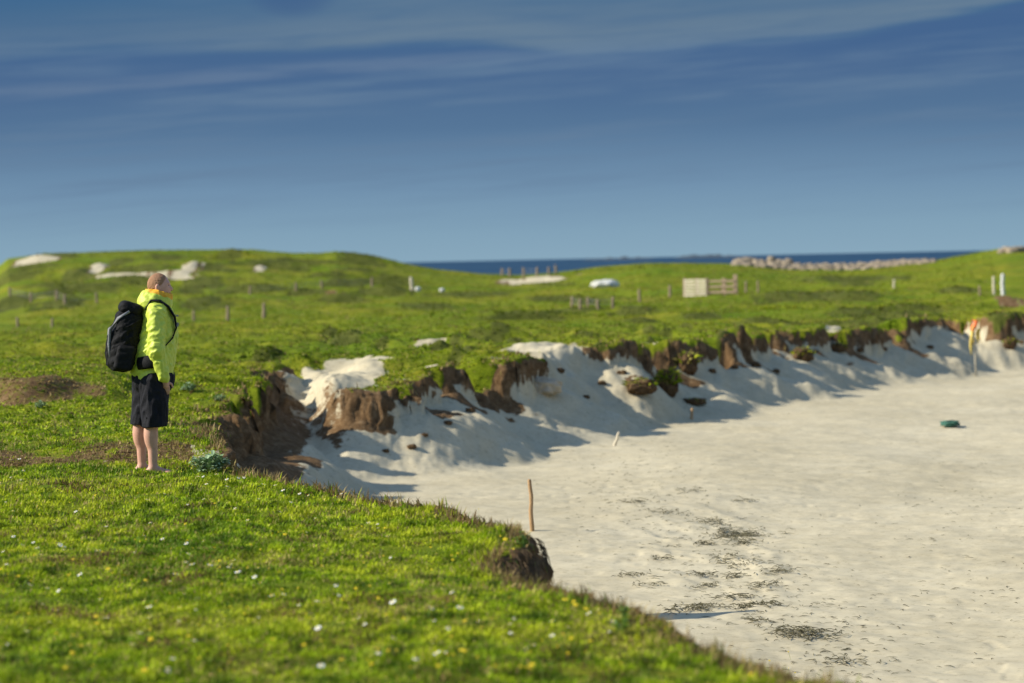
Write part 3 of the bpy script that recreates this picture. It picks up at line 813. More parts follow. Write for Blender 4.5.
def hair_sdf(p):
    p = unlean(p)
    d = sd_ell(p, (0.074, 0, 1.722), (0.103, 0.083, 0.115))
    cut = (p[:, 0] - 0.115) * 0.80 - (p[:, 2] - 1.735) * 0.55
    cut2 = (1.655 - p[:, 2]) * 0.9 + (p[:, 0] - 0.02) * 0.35
    cut = cut + 0.012 * pnoise(p[:, 1] * 60, p[:, 2] * 60, 9) - 0.006
    d = smax(d, cut, 0.015); d = smax(d, cut2, 0.015)
    bald = np.exp(-(((p[:, 2] - 1.84) / 0.045) ** 2)) * 0.005
    return d + 0.003 + bald + 0.0035 * pnoise(p[:, 0] * 90 + p[:, 1] * 30, p[:, 2] * 90 + p[:, 1] * 50, 3)
sdf_mesh('hair', hair_sdf, (-0.06, -0.12, 1.58), (0.25, 0.12, 1.86), 0.005, M['hair'], body)
for sgn in (-1, 1):
    sdf_mesh('eye', lambda p: sd_ell(unlean(p), (0.155, sgn * 0.034, 1.718), (0.012, 0.013, 0.012)), (0.165, sgn * 0.034 - .02, 1.70), (0.235, sgn * 0.034 + .02, 1.74), 0.003, M['eye'], body)

def wrinkle(p, amp):
    x, y, z = p[:, 0], p[:, 1], p[:, 2]
    q = p * 11.0
    w = 0.9 * np.abs(pnoise(q[:, 0] + .6 * q[:, 2] + 2 * q[:, 1], q[:, 2] * 1.3 - .5 * q[:, 0], 5)) * 2.2 - .9 + 0.7 * pnoise(q[:, 0] * 2.3 + 5, q[:, 2] * 2.1 + q[:, 1] * 2.2, 6)
    w = w + 0.5 * np.sin(z * 34 + 9 * x + 3 * np.sin(y * 14 + z * 6)) * 0.5 + np.sin(x * 46 - z * 22 + 2.5 * np.sin(z * 17)) * 0.35 + np.sin(y * 52 + z * 40 + x * 15) * 0.25
    return amp * w

def jacket_sdf(p):
    p = unlean(p)
    d = sd_ell(p, (0.07, 0, 1.30), (0.172, 0.215, 0.28))
    d = smin(d, sd_ell(p, (0.038, 0, 1.02), (0.195, 0.215, 0.32)), 0.10)
    d = smin(d, sd_cone(p, (0.04, -0.15, 1.475), (0.04, 0.15, 1.475), 0.085, 0.085), 0.06)
    d = smin(d, sd_cone(p, (0.035, 0, 1.46), (0.05, 0, 1.55), 0.11, 0.085), 0.05)
    d = smax(d, 0.845 - p[:, 2] + 0.02 * (p[:, 0] > 9), 0.012)
    d = smax(d, p[:, 2] - 1.565, 0.01)
    for sgn in (-1, 1):
        el = (0.045, sgn * 0.268, 1.14); wr = (0.132, sgn * 0.226, 0.885)
        a = sd_cone(p, (0.035, sgn * 0.20, 1.455), el, 0.082, 0.068)
        a = smin(a, sd_cone(p, el, wr, 0.068, 0.046), 0.03)
        ax = np.array([0.087, -sgn * 0.042, -0.255]); ax = ax / np.linalg.norm(ax)
        a = smax(a, (p - np.array(wr)) @ ax - 0.045, 0.008)
        d = smin(d, a - 0.002, 0.028)
    d = d + wrinkle(p, 0.0085)
    return smax(d, -(sd_ell(p, (0.055, 0, 0.80), (0.15, 0.185, 0.12))), 0.006)
jacket = sdf_mesh('jacket', jacket_sdf, (-0.2, -0.38, 0.82), (0.36, 0.38, 1.60), 0.0075, M['jacket'], body)

def hood_sdf(p):   # hood rolled at the nape, standing collar
    p = unlean(p)
    q = p - np.array([0.048, 0, 1.572]); c, s_ = math.cos(0.22), math.sin(0.22)
    x = q[:, 0] * c - q[:, 2] * s_; z = q[:, 0] * s_ + q[:, 2] * c; y = q[:, 1]
    ring = np.sqrt((np.sqrt((x / 1.08) ** 2 + y ** 2) - 0.100) ** 2 + (z * 0.55) ** 2) - 0.040
    bag = sd_ell(p, (-0.045, 0, 1.560), (0.066, 0.120, 0.080))
    return smin(ring, bag, 0.04) + wrinkle(p, 0.005)
sdf_mesh('hood', hood_sdf, (-0.16, -0.18, 1.44), (0.27, 0.18, 1.68), 0.006, M['jacket'], jacket)
def lining_sdf(p):
    p = unlean(p)
    q = p - np.array([0.070, 0, 1.614]); c, s_ = math.cos(0.30), math.sin(0.30)
    x = q[:, 0] * c - q[:, 2] * s_; z = q[:, 0] * s_ + q[:, 2] * c; y = q[:, 1]
    ring = np.sqrt((np.sqrt((x / 1.08) ** 2 + y ** 2) - 0.092) ** 2 + (z * 0.5) ** 2) - 0.029
    return ring + wrinkle(p, 0.004)
sdf_mesh('collar_lining', lining_sdf, (-0.10, -0.16, 1.52), (0.27, 0.16, 1.69), 0.005, M['lining'], jacket)

def shorts_sdf(p):
    d = sd_ell(p, (0.052, 0, 0.87), (0.192, 0.19, 0.17))
    legs = (((0.055, -0.095, 0.86), (0.046, -0.108, 0.43)), ((0.015, 0.095, 0.86), (-0.046, 0.108, 0.43)))
    for (h, k) in legs:
        d = smin(d, sd_cone(p, h, k, 0.138, 0.112), 0.02)
    d = d + wrinkle(p * np.array([1.2, 1.2, .55]), 0.008) * sstep(0.40, 0.55, p[:, 2] + .1)
    lo = np.where(p[:, 1] < 0, 0.436 + 0.05 * (p[:, 0] - .04), 0.450)
    d = smax(d, lo - p[:, 2], 0.006); d = smax(d, p[:, 2] - 0.93, 0.01)
    for (h, k) in legs:
        k = np.array(k) - np.array([0, 0, .07]); d = smax(d, -sd_cone(p, k, k + np.array([0, 0, 0.16]), 0.102, 0.088), 0.006)
    return d
shorts = sdf_mesh('shorts', shorts_sdf, (-0.22, -0.28, 0.40), (0.28, 0.28, 0.96), 0.0075, M['shorts'], body)

# backpack: worn, a thing of its own
bp = empty('backpack', man_loc, MROT)
tag(bp, 'black rucksack with grey trim worn on the back of the man', 'backpack')
RB = rotY(-0.13)
def pack_sdf(p):
    p = unlean(p)
    d = sd_rbox(p, (-0.222, 0, 1.225), (0.122, 0.165, 0.280), 0.095, RB)
    d = smin(d, sd_ell(p, (-0.31, 0, 1.20), (0.080, 0.125, 0.21), RB), 0.03)
    return d + 0.8 * wrinkle(p * 1.3, 0.009)
sdf_mesh('main_bag', pack_sdf, (-0.44, -0.22, 0.90), (0.06, 0.22, 1.62), 0.008, M['black'], bp)
sdf_mesh('lid', lambda p: sd_rbox(unlean(p), (-0.185, 0, 1.510), (0.105, 0.150, 0.060), 0.055, rotY(-0.32)) + 0.4 * wrinkle(p, 0.008), (-0.36, -0.2, 1.40), (0.06, 0.2, 1.66), 0.007, M['black'], bp)
for sgn in (-1, 1):
    pk = sdf_mesh('side_pocket', lambda p: sd_rbox(unlean(p), (-0.225, sgn * 0.165, 1.07), (0.085, 0.035, 0.11), 0.03, RB) + 0.3 * wrinkle(p, 0.01), (-0.36, sgn * 0.165 - .07, 0.92), (-0.1, sgn * 0.165 + .07, 1.22), 0.007, M['black'], bp)
    m = MB(); m.tube([(-0.05, sgn * 0.11, 1.50), (0.0, sgn * 0.13, 1.585), (0.075, sgn * 0.145, 1.580), (0.150, sgn * 0.150, 1.525), (0.205, sgn * 0.150, 1.43), (0.222, sgn * 0.150, 1.33), (0.190, sgn * 0.18, 1.24), (0.08, sgn * 0.225, 1.12), (-0.08, sgn * 0.20, 1.02)],
                     [0.030, 0.032, 0.034, 0.034, 0.032, 0.026, 0.014, 0.012, 0.012], 8, 0.35)
    lean_pts(m).build('shoulder_strap', M['black'], bp, True)
    m = MB(); m.box((0.232, sgn * 0.152, 1.36), (0.010, 0.020, 0.018), ry=0.15); m.box((0.229, sgn * 0.152, 1.44), (0.008, 0.022, 0.008), ry=-.2)
    lean_pts(m).build('strap_buckle', M['grey'], bp)
    b = MB(); b.tube([(-0.10, sgn * 0.15, 1.015), (-0.02, sgn * 0.225, 1.03), (0.07, sgn * 0.265, 1.02)], [0.026, 0.028, 0.020], 10, 2.3)
    lean_pts(b).build('hip_belt_pad', M['black'], bp, True)
    t = MB(); t.tube([(-0.20, sgn * 0.155, 1.49), (-0.30, sgn * 0.135, 1.43), (-0.365, sgn * 0.10, 1.33), (-0.372, sgn * 0.095, 1.20), (-0.355, sgn * 0.10, 1.08)], [0.016, 0.022, 0.022, 0.020, 0.014], 8, 0.7)
    lean_pts(t).build('reflective_trim', M['grey'], bp, True)
    t = MB(); t.tube([(-0.09, sgn * 0.168, 1.42), (-0.20, sgn * 0.176, 1.36), (-0.33, sgn * 0.130, 1.32)], 0.008, 6, 0.5)
    lean_pts(t).build('compression_strap', M['black'], bp, True)
m = MB(); m.tube([(-0.06, 0.0, 1.56), (-0.075, 0.0, 1.60), (-0.045, 0.0, 1.615), (-0.02, 0, 1.57)], 0.010, 6, 0.6); lean_pts(m).build('haul_loop', M['black'], bp, True)

# ------------------------------------------------------------------ plants
def plant(name, px, py, wpx, label, cat, mat, upright=False, n=46, group=None):
    p = ground_at(px, py, 9)
    R = wpx * p[1] / F / 2
    t = empty(name, p); tag(t, label, cat, group)
    lf = MB(); st = MB()
    for k in range(n):
        a = random.uniform(0, 6.283); rr = R * math.sqrt(random.random()) * 0.85
        base = (math.cos(a) * rr * .9, math.sin(a) * rr * .9, R * random.uniform(0.1, 1.0) * (1 - (rr / R) ** 2 * .6))
        if k % 5 == 0: st.tube([(math.cos(a) * rr * .3, math.sin(a) * rr * .3, -0.02), base], [0.004, 0.0025], 5)
        for j in range(3 if upright else 5):
            b2 = a + random.uniform(-1.6, 1.6)
            lf.leaf(base, (math.cos(b2), math.sin(b2), random.uniform(0.1, 1.3)), R * random.uniform(.28, .55), R * random.uniform(.06, .13), random.uniform(.1, .5), .2)
    st.build('stem', mat, t); lf.build('foliage', mat, t)
    return t
plant('leafy_plant', 211, 472, 40, 'bushy grey green leafy plant at the drop beside the man', 'plant', M['greyleaf'], n=70)
plant('leafy_plant', 41, 408, 14, 'small dark leafy plant in the grass left of the man', 'plant', M['greyleaf'])
plant('leafy_plant', 189, 391, 17, 'low pale leafy plant just right of the dark shorts', 'plant', M['greyleaf'])
plant('leafy_plant', 220, 401, 13, 'tiny leafy plant at the edge above the dark earth wall', 'plant', M['greyleaf'])
def stalk_plant(px, py, hpx, label, n=4):
    p = ground_at(px, py, 9); h = hpx * p[1] / F
    t = empty('weed_plant', p); tag(t, label, 'plant')
    st = MB(); lf = MB()
    for k in range(n):
        bx, by = random.uniform(-.03, .03), random.uniform(-.03, .03); hh = h * random.uniform(.6, 1)
        tx, ty = bx + random.uniform(-.03, .03), by + random.uniform(-.02, .02)
        st.tube([(bx, by, -0.02), ((bx + tx) / 2 + .004, (by + ty) / 2, hh * .5), (tx, ty, hh)], [0.003, 0.0025, 0.0015], 5)
        for j in range(9):
            f = random.uniform(.2, 1); a = random.uniform(0, 6.28)
            lf.leaf((bx + (tx - bx) * f, by + (ty - by) * f, hh * f), (math.cos(a), math.sin(a), .5), h * .28, h * .07, .3)
    st.build('stem', M['leaf'], t); lf.build('foliage', M['leaf'], t)
stalk_plant(622, 634, 30, 'upright green weed standing on the near turf edge', 5)
stalk_plant(520, 547, 16, 'small green weed on top of the brown root hump', 3)

# roots dangling on the near hump face
hp = ground_at(524, 549, 11)
rm = MB()
for k in range(150):
    x = random.uniform(-0.06, 0.19); y = random.uniform(14.2, 15.6)
    zz = gz(x, y)
    if zz < -0.02 and zz > -0.55:
        a = random.uniform(-.6, .6)
        rm.tube([(x, y, zz + 0.10), (x + .03 + .02 * a, y - .02 + .03 * a, zz + .07), (x + .05 + .03 * a, y - .04 + .04 * a, zz - .03)], [0.004, 0.003, 0.0012], 5)
if rm.V: tag(rm.build('root_fringe', M['root']), 'tangle of dark roots hanging from the brown hump on the near edge', 'roots', kind='stuff')

# ------------------------------------------------------------------ stakes, posts, fences
def stake_mesh(h, r, lean=(0, 0), rough=0.15, top=0.7):
    m = MB(); pts = []; rad = []
    for k in range(9):
        t = k / 8
        pts.append((lean[0] * h * t + random.uniform(-1, 1) * r * rough, lean[1] * h * t + random.uniform(-1, 1) * r * rough, -0.12 + (h + 0.12) * t)); rad.append(r * (1 - .15 * t) * random.uniform(.92, 1.06))
    pts.append((pts[-1][0] + r * .2, pts[-1][1], pts[-1][2] + r * .5)); rad.append(r * top * .8)
    m.tube(pts, rad, 9); return m
def single_stake(name, px, py, hpx, wpx, lean, mat, label, cat, lo=9):
    p = ground_at(px, py, lo); k = p[1] / F
    o = stake_mesh(hpx * k, wpx * k / 2 * (.75 if cat == 'post' else 1), lean).build(name, mat, None, True, loc=p)
    return tag(o, label, cat)
p = ground_at(533, 531, 23); k = p[1] / F
o = stake_mesh(51 * k, 4.6 * k / 2, (-0.045, 0), .35).build('wooden_stake', M['tanwood'], None, True, loc=p)
tag(o, 'upright rough brown stake in the sand beyond the root hump', 'stake')
single_stake('wooden_stake', 612, 446, 13, 3.4, (0.55, 0), M['palewood'], 'short pale stake leaning right out of the open sand', 'stake', 26)
single_stake('wooden_stake', 691, 419, 10, 3.2, (0.12, 0), M['tanwood'], 'stubby tan stake at the foot of the shaded sand slope', 'stake', 30)

# flagged cane
p = ground_at(976, 376, 40); k = p[1] / F; h = 55 * k
t = empty('marker_flag', p); tag(t, 'thin marker cane with orange and yellow cloth at the far end of beach', 'marker flag')
m = MB(); m.tube([(0, 0, -.15), (-.02, 0, h * .5), (-.04, 0, h)], [0.022, 0.02, 0.016], 8); m.build('cane', M['palewood'], t, True)
def cloth(name, mat, x0, z0, w, L, ph):
    V = []; Fc = []
    for j in range(9):
        for i in range(6):
            u = i / 5; v = j / 8
            V.append((x0 + w * (u - .3) + .03 * math.sin(v * 5 + ph), -.03 + .05 * math.sin(u * 7 + v * 3 + ph), z0 - L * v * (0.85 + .25 * math.sin(u * 4 + ph))))
    for j in range(8):
        for i in range(5): a = j * 6 + i; Fc.append([a, a + 1, a + 7, a + 6])
    o = build(name, V, Fc, mat, t)
    s_ = o.modifiers.new('thick', 'SOLIDIFY'); s_.thickness = 0.008
cloth('orange_cloth', M['orange'], -.05, h * 1.02, .15, h * .20, 0)
cloth('yellow_cloth', M['ycloth'], -.11, h * .90, .09, h * .48, 1.3)
cloth('yellow_cloth', M['ycloth'], .06, h * .86, .10, h * .30, 2.6)

POSTS = [  # px, base py, height px, width px, material, label
    (18, 327, 9, 4, 'wood', 'pale fence post standing alone near the left border'),
    (52, 327, 8, 4, 'wood', 'short fence post in the meadow left of the rucksack'),
    (264, 318, 14, 5, 'wood', 'weathered split post leaning in the meadow right of the man'),
    (228, 320, 13, 5, 'wood', 'weathered meadow post just right of the head of the man'),
    (194, 321, 10, 4, 'wood', 'low meadow post next to the shoulder of the man'),
    (640, 302, 12, 4, 'wood', 'lone post in the meadow left of the wooden gate'),
    (670, 297, 11, 4, 'wood', 'meadow post nearest the left side of the wooden gate'),
    (894, 288, 8, 3, 'palewood', 'tiny far post in the meadow above the beach'),
    (980, 296, 10, 3, 'wood', 'low post left of the pair of pale posts'),
    (994, 295, 18, 4, 'palewood', 'thin pale post left of the thick white one'),
    (1003, 295, 20, 6, 'whitestone', 'thick white post near the right border'),
    (412, 290, 12, 5, 'palewood', 'pale leaning post on the green slope below the sea'),
]
for (px, py, hp_, wp, mt, lab) in POSTS:
    single_stake('fence_post', px, py, hp_, wp, (random.uniform(-.06, .06), 0), M[mt], lab, 'post', 60)

def wire_fence(pts, hpx, wpx, label, lo=60):
    g = [ground_at(a, b, lo) for a, b in pts]
    root = empty('wire_fence', g[0]); tag(root, label, 'fence')
    tops = []
    for q in g:
        k = q[1] / F; h = hpx * k * random.uniform(.85, 1.15)
        o = stake_mesh(h, wpx * k / 2, (random.uniform(-.05, .05), 0)).build('post', M['wood'], root, True, loc=q - g[0]); tops.append((q - g[0], h))
    w = MB()
    for f in (.45, .85):
        w.tube([(q[0], q[1], q[2] + h * f) for q, h in tops], 0.008, 4)
    w.build('wire', M['wire'], root)
wire_fence([(572, 307), (580, 309), (588, 307), (598, 309), (613, 308)], 10, 3, 'row of thin grey wire fence posts in the meadow below the white boulder')
wire_fence([(502, 276), (510, 277), (524, 277), (537, 276), (549, 274.5), (556, 273.5)], 8, 2.6, 'far wire fence with posts showing against the blue sea')
wire_fence([(10, 296), (31, 302), (57, 300), (65, 304), (97, 303)], 9, 2.8, 'wire fence crossing the foot of the left dune hill')
wire_fence([(250, 294), (296, 290), (322, 288), (372, 287)], 8, 2.6, 'faint wire fence on the slope right of the left dune hill')

# wooden gate and rails
p0 = ground_at(684, 297, 70); k = p0[1] / F
gate = empty('sheep_gate', p0, -0.6); tag(gate, 'pale boarded wooden gate with open side rails in the far meadow', 'gate')
W_, H_ = 26 * k, 18 * k
b = MB()
for j in range(6):
    if j == 2: hh = .30
    else: hh = .34
    for q in (0, 1): b.box((W_ * (.25 + .5 * q), 0, H_ * (j + .5) / 6), (W_ * .235, .02, H_ / 6 * hh))
b.build('board_panel', M['palewood'], gate)
for f in (0.0, .55, 1.0):
    m = MB(); m.box((W_ * f, .07, H_ * .5), (.06, .05, H_ * .53)); m.build('post', M['wood'], gate)
R_ = 31 * k
for f in (.25, .55, .85):
    m = MB(); m.box((W_ + R_ / 2, .10, H_ * f), (R_ / 2, .025, .055)); m.build('rail', M['wood'], gate)
for f, hh in ((18, 1.0), (31, 1.2)):
    m = MB(); m.box((W_ + f * k, .17, H_ * .5 * hh - .05), (.11, .045, H_ * .5 * hh + .05), taper=.9); m.build('post', M['wood'], gate)
for px in (746, 758):
    single_stake('fence_post', px, 292.5, 11, 3, (.02, 0), M['wood'], 'thin meadow post right of the gate rails, %s the gate' % ('nearer' if px == 746 else 'further from'), 'post', 60)

# ------------------------------------------------------------------ lumps: boulders and slumped turf
def lump_mesh(rx, ry, rz, seed, amp=.28, n=28):
    V = []; Fc = []
    for j in range(n + 1):
        th = math.pi * j / n
        for i in range(n * 2):
            ph = 2 * math.pi * i / (n * 2)
            d = np.array([math.sin(th) * math.cos(ph), math.sin(th) * math.sin(ph), math.cos(th)])
            V.append(d)
    V = np.array(V)
    f = 1 + amp * (fbm(V[:, 0] * 1.6 + seed, V[:, 1] * 1.6 + V[:, 2] * 1.9, seed, 4) + .6 * fbm(V[:, 2] * 2.2 + seed, V[:, 0] * 2.2 - V[:, 1], seed + 5, 3))
    sq = np.sign(V) * np.abs(V) ** .8
    V = sq * f[:, None] * np.array([rx, ry, rz])
    m = n * 2
    for j in range(n):
        for i in range(m): Fc.append([j * m + i, (j + 1) * m + i, (j + 1) * m + (i + 1) % m, j * m + (i + 1) % m])
    return V, Fc
def tuft(n, rx, ry, z0, L, seed, slope=0.0):
    r = np.random.default_rng(seed); V = []; Fc = []; C = []
    for k in range(n):
        a = r.random() * 6.283; q = math.sqrt(r.random()); x, y = math.cos(a) * q * rx, math.sin(a) * q * ry
        z = z0 * (1 - .55 * q * q); l = L * (.5 + .8 * r.random()); o = r.normal(0, .45, 2) + np.array([math.cos(a), math.sin(a)]) * q * .8
        sx, sy = -math.sin(a) * L * .05, math.cos(a) * L * .05; b = len(V)
        V += [(x - sx, y - sy, z - .03), (x + sx, y + sy, z - .03), (x + o[0] * l * .5 + sx, y + o[1] * l * .5 + sy, z + l * .55), (x + o[0] * l, y + o[1] * l, z + l * (.9 - .5 * q))]
        Fc += [[b, b + 1, b + 2], [b, b + 2, b + 3]]
        c = GREENS[r.choice([0, 1, 2, 4])] * (.7 + .5 * r.random()); C += [tuple(c) + (1,)] * 4
    return V, Fc, C
def turf_block(px, py, wpx, hpx, label, seed, lo, grassy=1.0):
    p = ground_at(px, py, lo); k = p[1] / F; rx = wpx * k / 2; rz = hpx * k / 2
    V, Fc = lump_mesh(rx, rx * .8, rz, seed)
    root = empty('turf_block', p); tag(root, label, 'turf block', 'turf blocks fallen from the dune edge')
    build('earth', V + np.array([0, 0, rz * .7]), Fc, M['earthlump'], root)
    V, Fc, C = tuft(int(260 * grassy), rx * .95, rx * .75, rz * 1.62, hpx * k * .28, seed)
    build('grass_cap', V, np.array(Fc), M['grass'], root, False, {'tint': np.array(C)})
turf_block(641, 392, 30, 15, 'low grassy block of turf slumped on the sand below the edge', 3, 30)
turf_block(668, 394, 20, 26, 'taller brown faced turf block leaning right of the low one', 5, 30)
turf_block(688, 372, 20, 22, 'upright turf block with bare tan top against the shaded slope', 8, 30, .4)
turf_block(803, 360, 20, 14, 'small turf block on the shaded sand under the far edge', 12, 40, .6)
turf_block(694, 404, 24, 7, 'flat dark sliver of turf just behind the stubby stake', 14, 30, .4)
turf_block(838, 352, 18, 9, 'dark little clod of turf right of the small turf block', 21, 40, .5)
turf_block(1010, 348, 12, 12, 'dark clod near the right border under the far edge', 23, 40, .3)
CLOD = empty('clod', (0, 0, 0)); _rc = random.Random(4)
for q, (px, py, wpx) in enumerate([(560, 372, 9), (586, 398, 7), (602, 384, 8), (622, 374, 9), (712, 372, 8), (735, 368, 7), (756, 366, 9), (776, 372, 7), (860, 352, 8), (884, 350, 7), (470, 412, 10), (448, 424, 8), (412, 448, 9), (386, 452, 7), (930, 348, 7), (425, 436, 7)]):
    p = ground_at(px, py, 30); k = p[1] / F; r = wpx * k / 2
    V, Fc = lump_mesh(r, r * .8, r * .55, 60 + q, .35, 12)
    o = build('clod', V + np.array([0, 0, r * .25]), Fc, M['earthlump'], loc=p)
    tag(o, 'small brown clod of earth lying on the shaded sand slope', 'clod', 'earth clods fallen onto the sand slope')
bpy.data.objects.remove(CLOD)
p = ground_at(546, 392, 30); k = p[1] / F
V, Fc = lump_mesh(15 * k, 13 * k, 9 * k, 41, .22)
tag(build('sand_boulder', V + np.array([0, 0, 5 * k]), Fc, M['sandlump'], loc=p), 'rounded sandy boulder between two brown promontories of the edge', 'boulder')
p = ground_at(605, 287, 60); k = p[1] / F
V, Fc = lump_mesh(13.5 * k, 9 * k, 4.6 * k, 47, .16)
tag(build('white_boulder', V + np.array([0, 0, 2.5 * k]), Fc, M['whitestone'], loc=p), 'large rounded white boulder on the green meadow under the sea', 'boulder')
for (px, py, w_, lab) in ((442, 292, 5, 'small white stone on the slope right of the leaning post'), (418, 291, 6, 'small white stone at the foot of the leaning pale post')):
    p = ground_at(px, py, 60); k = p[1] / F
    V, Fc = lump_mesh(w_ / 2 * k, w_ / 2 * k, w_ * .4 * k, 51 + w_, .2, 14)
    tag(build('white_stone', V + np.array([0, 0, .1]), Fc, M['whitestone'], loc=p), lab, 'stone')

# stone bank on the far ridge: one mass of boulders
Vs, Fs = [], []; off = 0
for k in range(700):
    px = random.uniform(736, 936); top = np.interp(px, [736, 760, 790, 820, 850, 900, 936], [7, 11, 10, 6, 5.0, 6, 3])
    d = DC - 12 + random.uniform(0, 15); x = (px - 512) / F * d
    r = random.uniform(.10, .29) * random.uniform(.7, 1) * (1.3 if px < 800 else 1)
    V, Fc = lump_mesh(r * random.uniform(.9, 1.6), r, r * random.uniform(.6, .95), k, .25, 6)
    zz = gz(x, d) + random.uniform(-.1, max(.05, top * d / F - .25)) * (0.2 + 0.8 * max(0, d - DC + 12) / 15)
    V = V + np.array([x, d, zz]); Vs.append(V); Fs += [[i + off for i in f] for f in Fc]; off += len(V)
tag(build('boulder_bank', np.concatenate(Vs), np.array(Fs), M['stone']), 'bank of pale tan boulders along the far ridge before the sea', 'boulders', kind='stuff')
Vs, Fs = [], []; off = 0
p = ground_at(1014, 252, 100)
for k in range(24):
    V, Fc = lump_mesh(.35, .3, .25, 300 + k, .25, 6); V = V + p + np.array([random.uniform(-.8, .9), random.uniform(-.4, .6), random.uniform(-.05, .15)])
    Vs.append(V); Fs += [[i + off for i in f] for f in Fc]; off += len(V)
tag(build('boulder_bank', np.concatenate(Vs), np.array(Fs), M['stone']), 'small tan stone heap on the crest by the right border', 'boulders', kind='stuff')

# ------------------------------------------------------------------ seaweed and litter on the sand
def weed_mesh(m, cx, cy, L, W, n, ang, seed):
    r = random.Random(seed); XY = []
    for k in range(n):
        u = r.gauss(0, .35) * L; v = r.gauss(0, .35) * W
        XY.append((cx + u * math.cos(ang) - v * math.sin(ang), cy + u * math.sin(ang) + v * math.cos(ang)))
    XY = np.array(XY); ZZ = terrain(XY[:, 0], XY[:, 1])
    for (x, y), zz in zip(XY, ZZ):
        a = ang + r.gauss(0, .9); l = r.uniform(.04, .16); pts = []
        z0 = float(zz) + r.uniform(0.0, .035)
        for j in range(4):
            t = j / 3 - .5
            pts.append((x + math.cos(a) * l * t + r.uniform(-.012, .012), y + math.sin(a) * l * t + r.uniform(-.012, .012), z0 + .02 * (1 - 4 * t * t) * r.random() + r.uniform(-.004, .01)))
        m.tube(pts, [.002, .006 * r.uniform(.4, 1.3), .005, .002], 5, .6)
WEED = [(738, 536, 40, 'longest dark ridge of seaweed on the open sand', 150), (800, 634, 44, 'dark seaweed ridge on the sand above the near grass edge', 120),
        (716, 523, 24, None, 60), (745, 543, 22, None, 70), (706, 545, 14, None, 40), (777, 572, 20, None, 45), (762, 586, 18, None, 40), (733, 578, 12, None, 30), (698, 575, 14, None, 40),
        (668, 514, 26, None, 40), (640, 503, 24, None, 35), (632, 576, 22, None, 35), (645, 586, 18, None, 25), (735, 598, 22, None, 45), (766, 605, 20, None, 40), (747, 608, 14, None, 40),
        (705, 588, 16, None, 30), (740, 565, 20, None, 35), (690, 492, 16, None, 25), (745, 502, 18, None, 30), (722, 560, 20, None, 30), (755, 622, 16, None, 25), (840, 662, 26, None, 40), (664, 560, 16, None, 20), (684, 611, 20, None, 60), (706, 609, 22, None, 60)]  # last two scatters added to cover the streak of the man's shadow
for q, (px, py, wpx, lab, n) in enumerate(WEED):
    p = ground_at(px, py, 22 if px < 700 else 18); k = p[1] / F
    m = MB(); weed_mesh(m, p[0], p[1], wpx * k * 1.25, wpx * k * .75 + .16, int(n * (1.2 if lab else .75)), -.75, q)
    V = np.array(m.V) - p
    o = build('seaweed', V, m.F, M['weed'], None, True, loc=p)
    tag(o, lab or 'small scatter of dry dark seaweed on the pale sand', 'seaweed', None if lab else 'small seaweed scatters on the sand')
m = MB(); LX = []
for k in range(1150):
    if k < 860:
        tt = random.random(); px, py = 590 + tt * 270 + random.gauss(0, 40), 450 + tt * 215 + random.gauss(0, 24)
    elif k < 1000: px, py = random.uniform(900, 1040), random.uniform(450, 620)
    else: px, py = random.uniform(560, 1024), random.uniform(390, 683)
    if py < 380: continue
    v = fw + rt * ((px - 512) / F) - up * ((py - 341.5) / F); d = 3.33 / max(1e-3, -v[2]); LX.append((v[0] * d, v[1] * d))
LX = np.array(LX); lz, ls, *_ = terrain(LX[:, 0], LX[:, 1], True)
for (x, y), zz, s1 in zip(LX, lz, ls):
    if s1 < .6: continue
    a = random.uniform(0, 3.14); l = random.uniform(.015, .055); c, s_ = math.cos(a) * l, math.sin(a) * l; z0 = float(zz) + .008
    q = random.uniform(.002, .006); m.tube([(x - c, y - s_, z0 - .005), (x - c * .3, y + s_ * .2, z0), (x + c * .4, y + random.uniform(-.01, .01), z0 + .002), (x + c, y + s_, z0 - .005)], [.001, q, q * .8, .001], 5, .6)
tag(m.build('beach_litter', M['weed'], None, True), 'tiny dark twigs and weed crumbs strewn over the sand', 'litter', kind='stuff')

p = ground_at(950, 427, 30); k = p[1] / F
m = MB()
for q in range(26):
    pts = []; rad = 6.5 * k * random.uniform(.4, 1)
    for j in range(14):
        a = 6.283 * j / 13 + q
        pts.append((math.cos(a) * rad * 1.2 + random.gauss(0, .03), math.sin(a) * rad * 1.6 + random.gauss(0, .05), .03 + .10 * random.random() * (1 - j / 18)))
    m.tube(pts, .012, 5)
tag(m.build('net_tangle', M['net'], None, True, loc=p), 'crumpled tangle of green fishing net lying on the sand', 'fishing net')

# ------------------------------------------------------------------ sky, sun, camera
EL = math.radians(31); LAZ = math.radians(8)          # light travels towards +x, a little away from the camera
ldir = Vector((math.cos(EL) * math.cos(LAZ), math.cos(EL) * math.sin(LAZ), -math.sin(EL)))
sun = bpy.data.lights.new('sun', 'SUN'); sun.energy = 4.4; sun.angle = math.radians(0.53); sun.color = (1.0, 0.94, 0.82)
so = bpy.data.objects.new('sun', sun); col.objects.link(so); so.rotation_euler = ldir.to_track_quat('-Z', 'Y').to_euler()
EXPO = 0.58

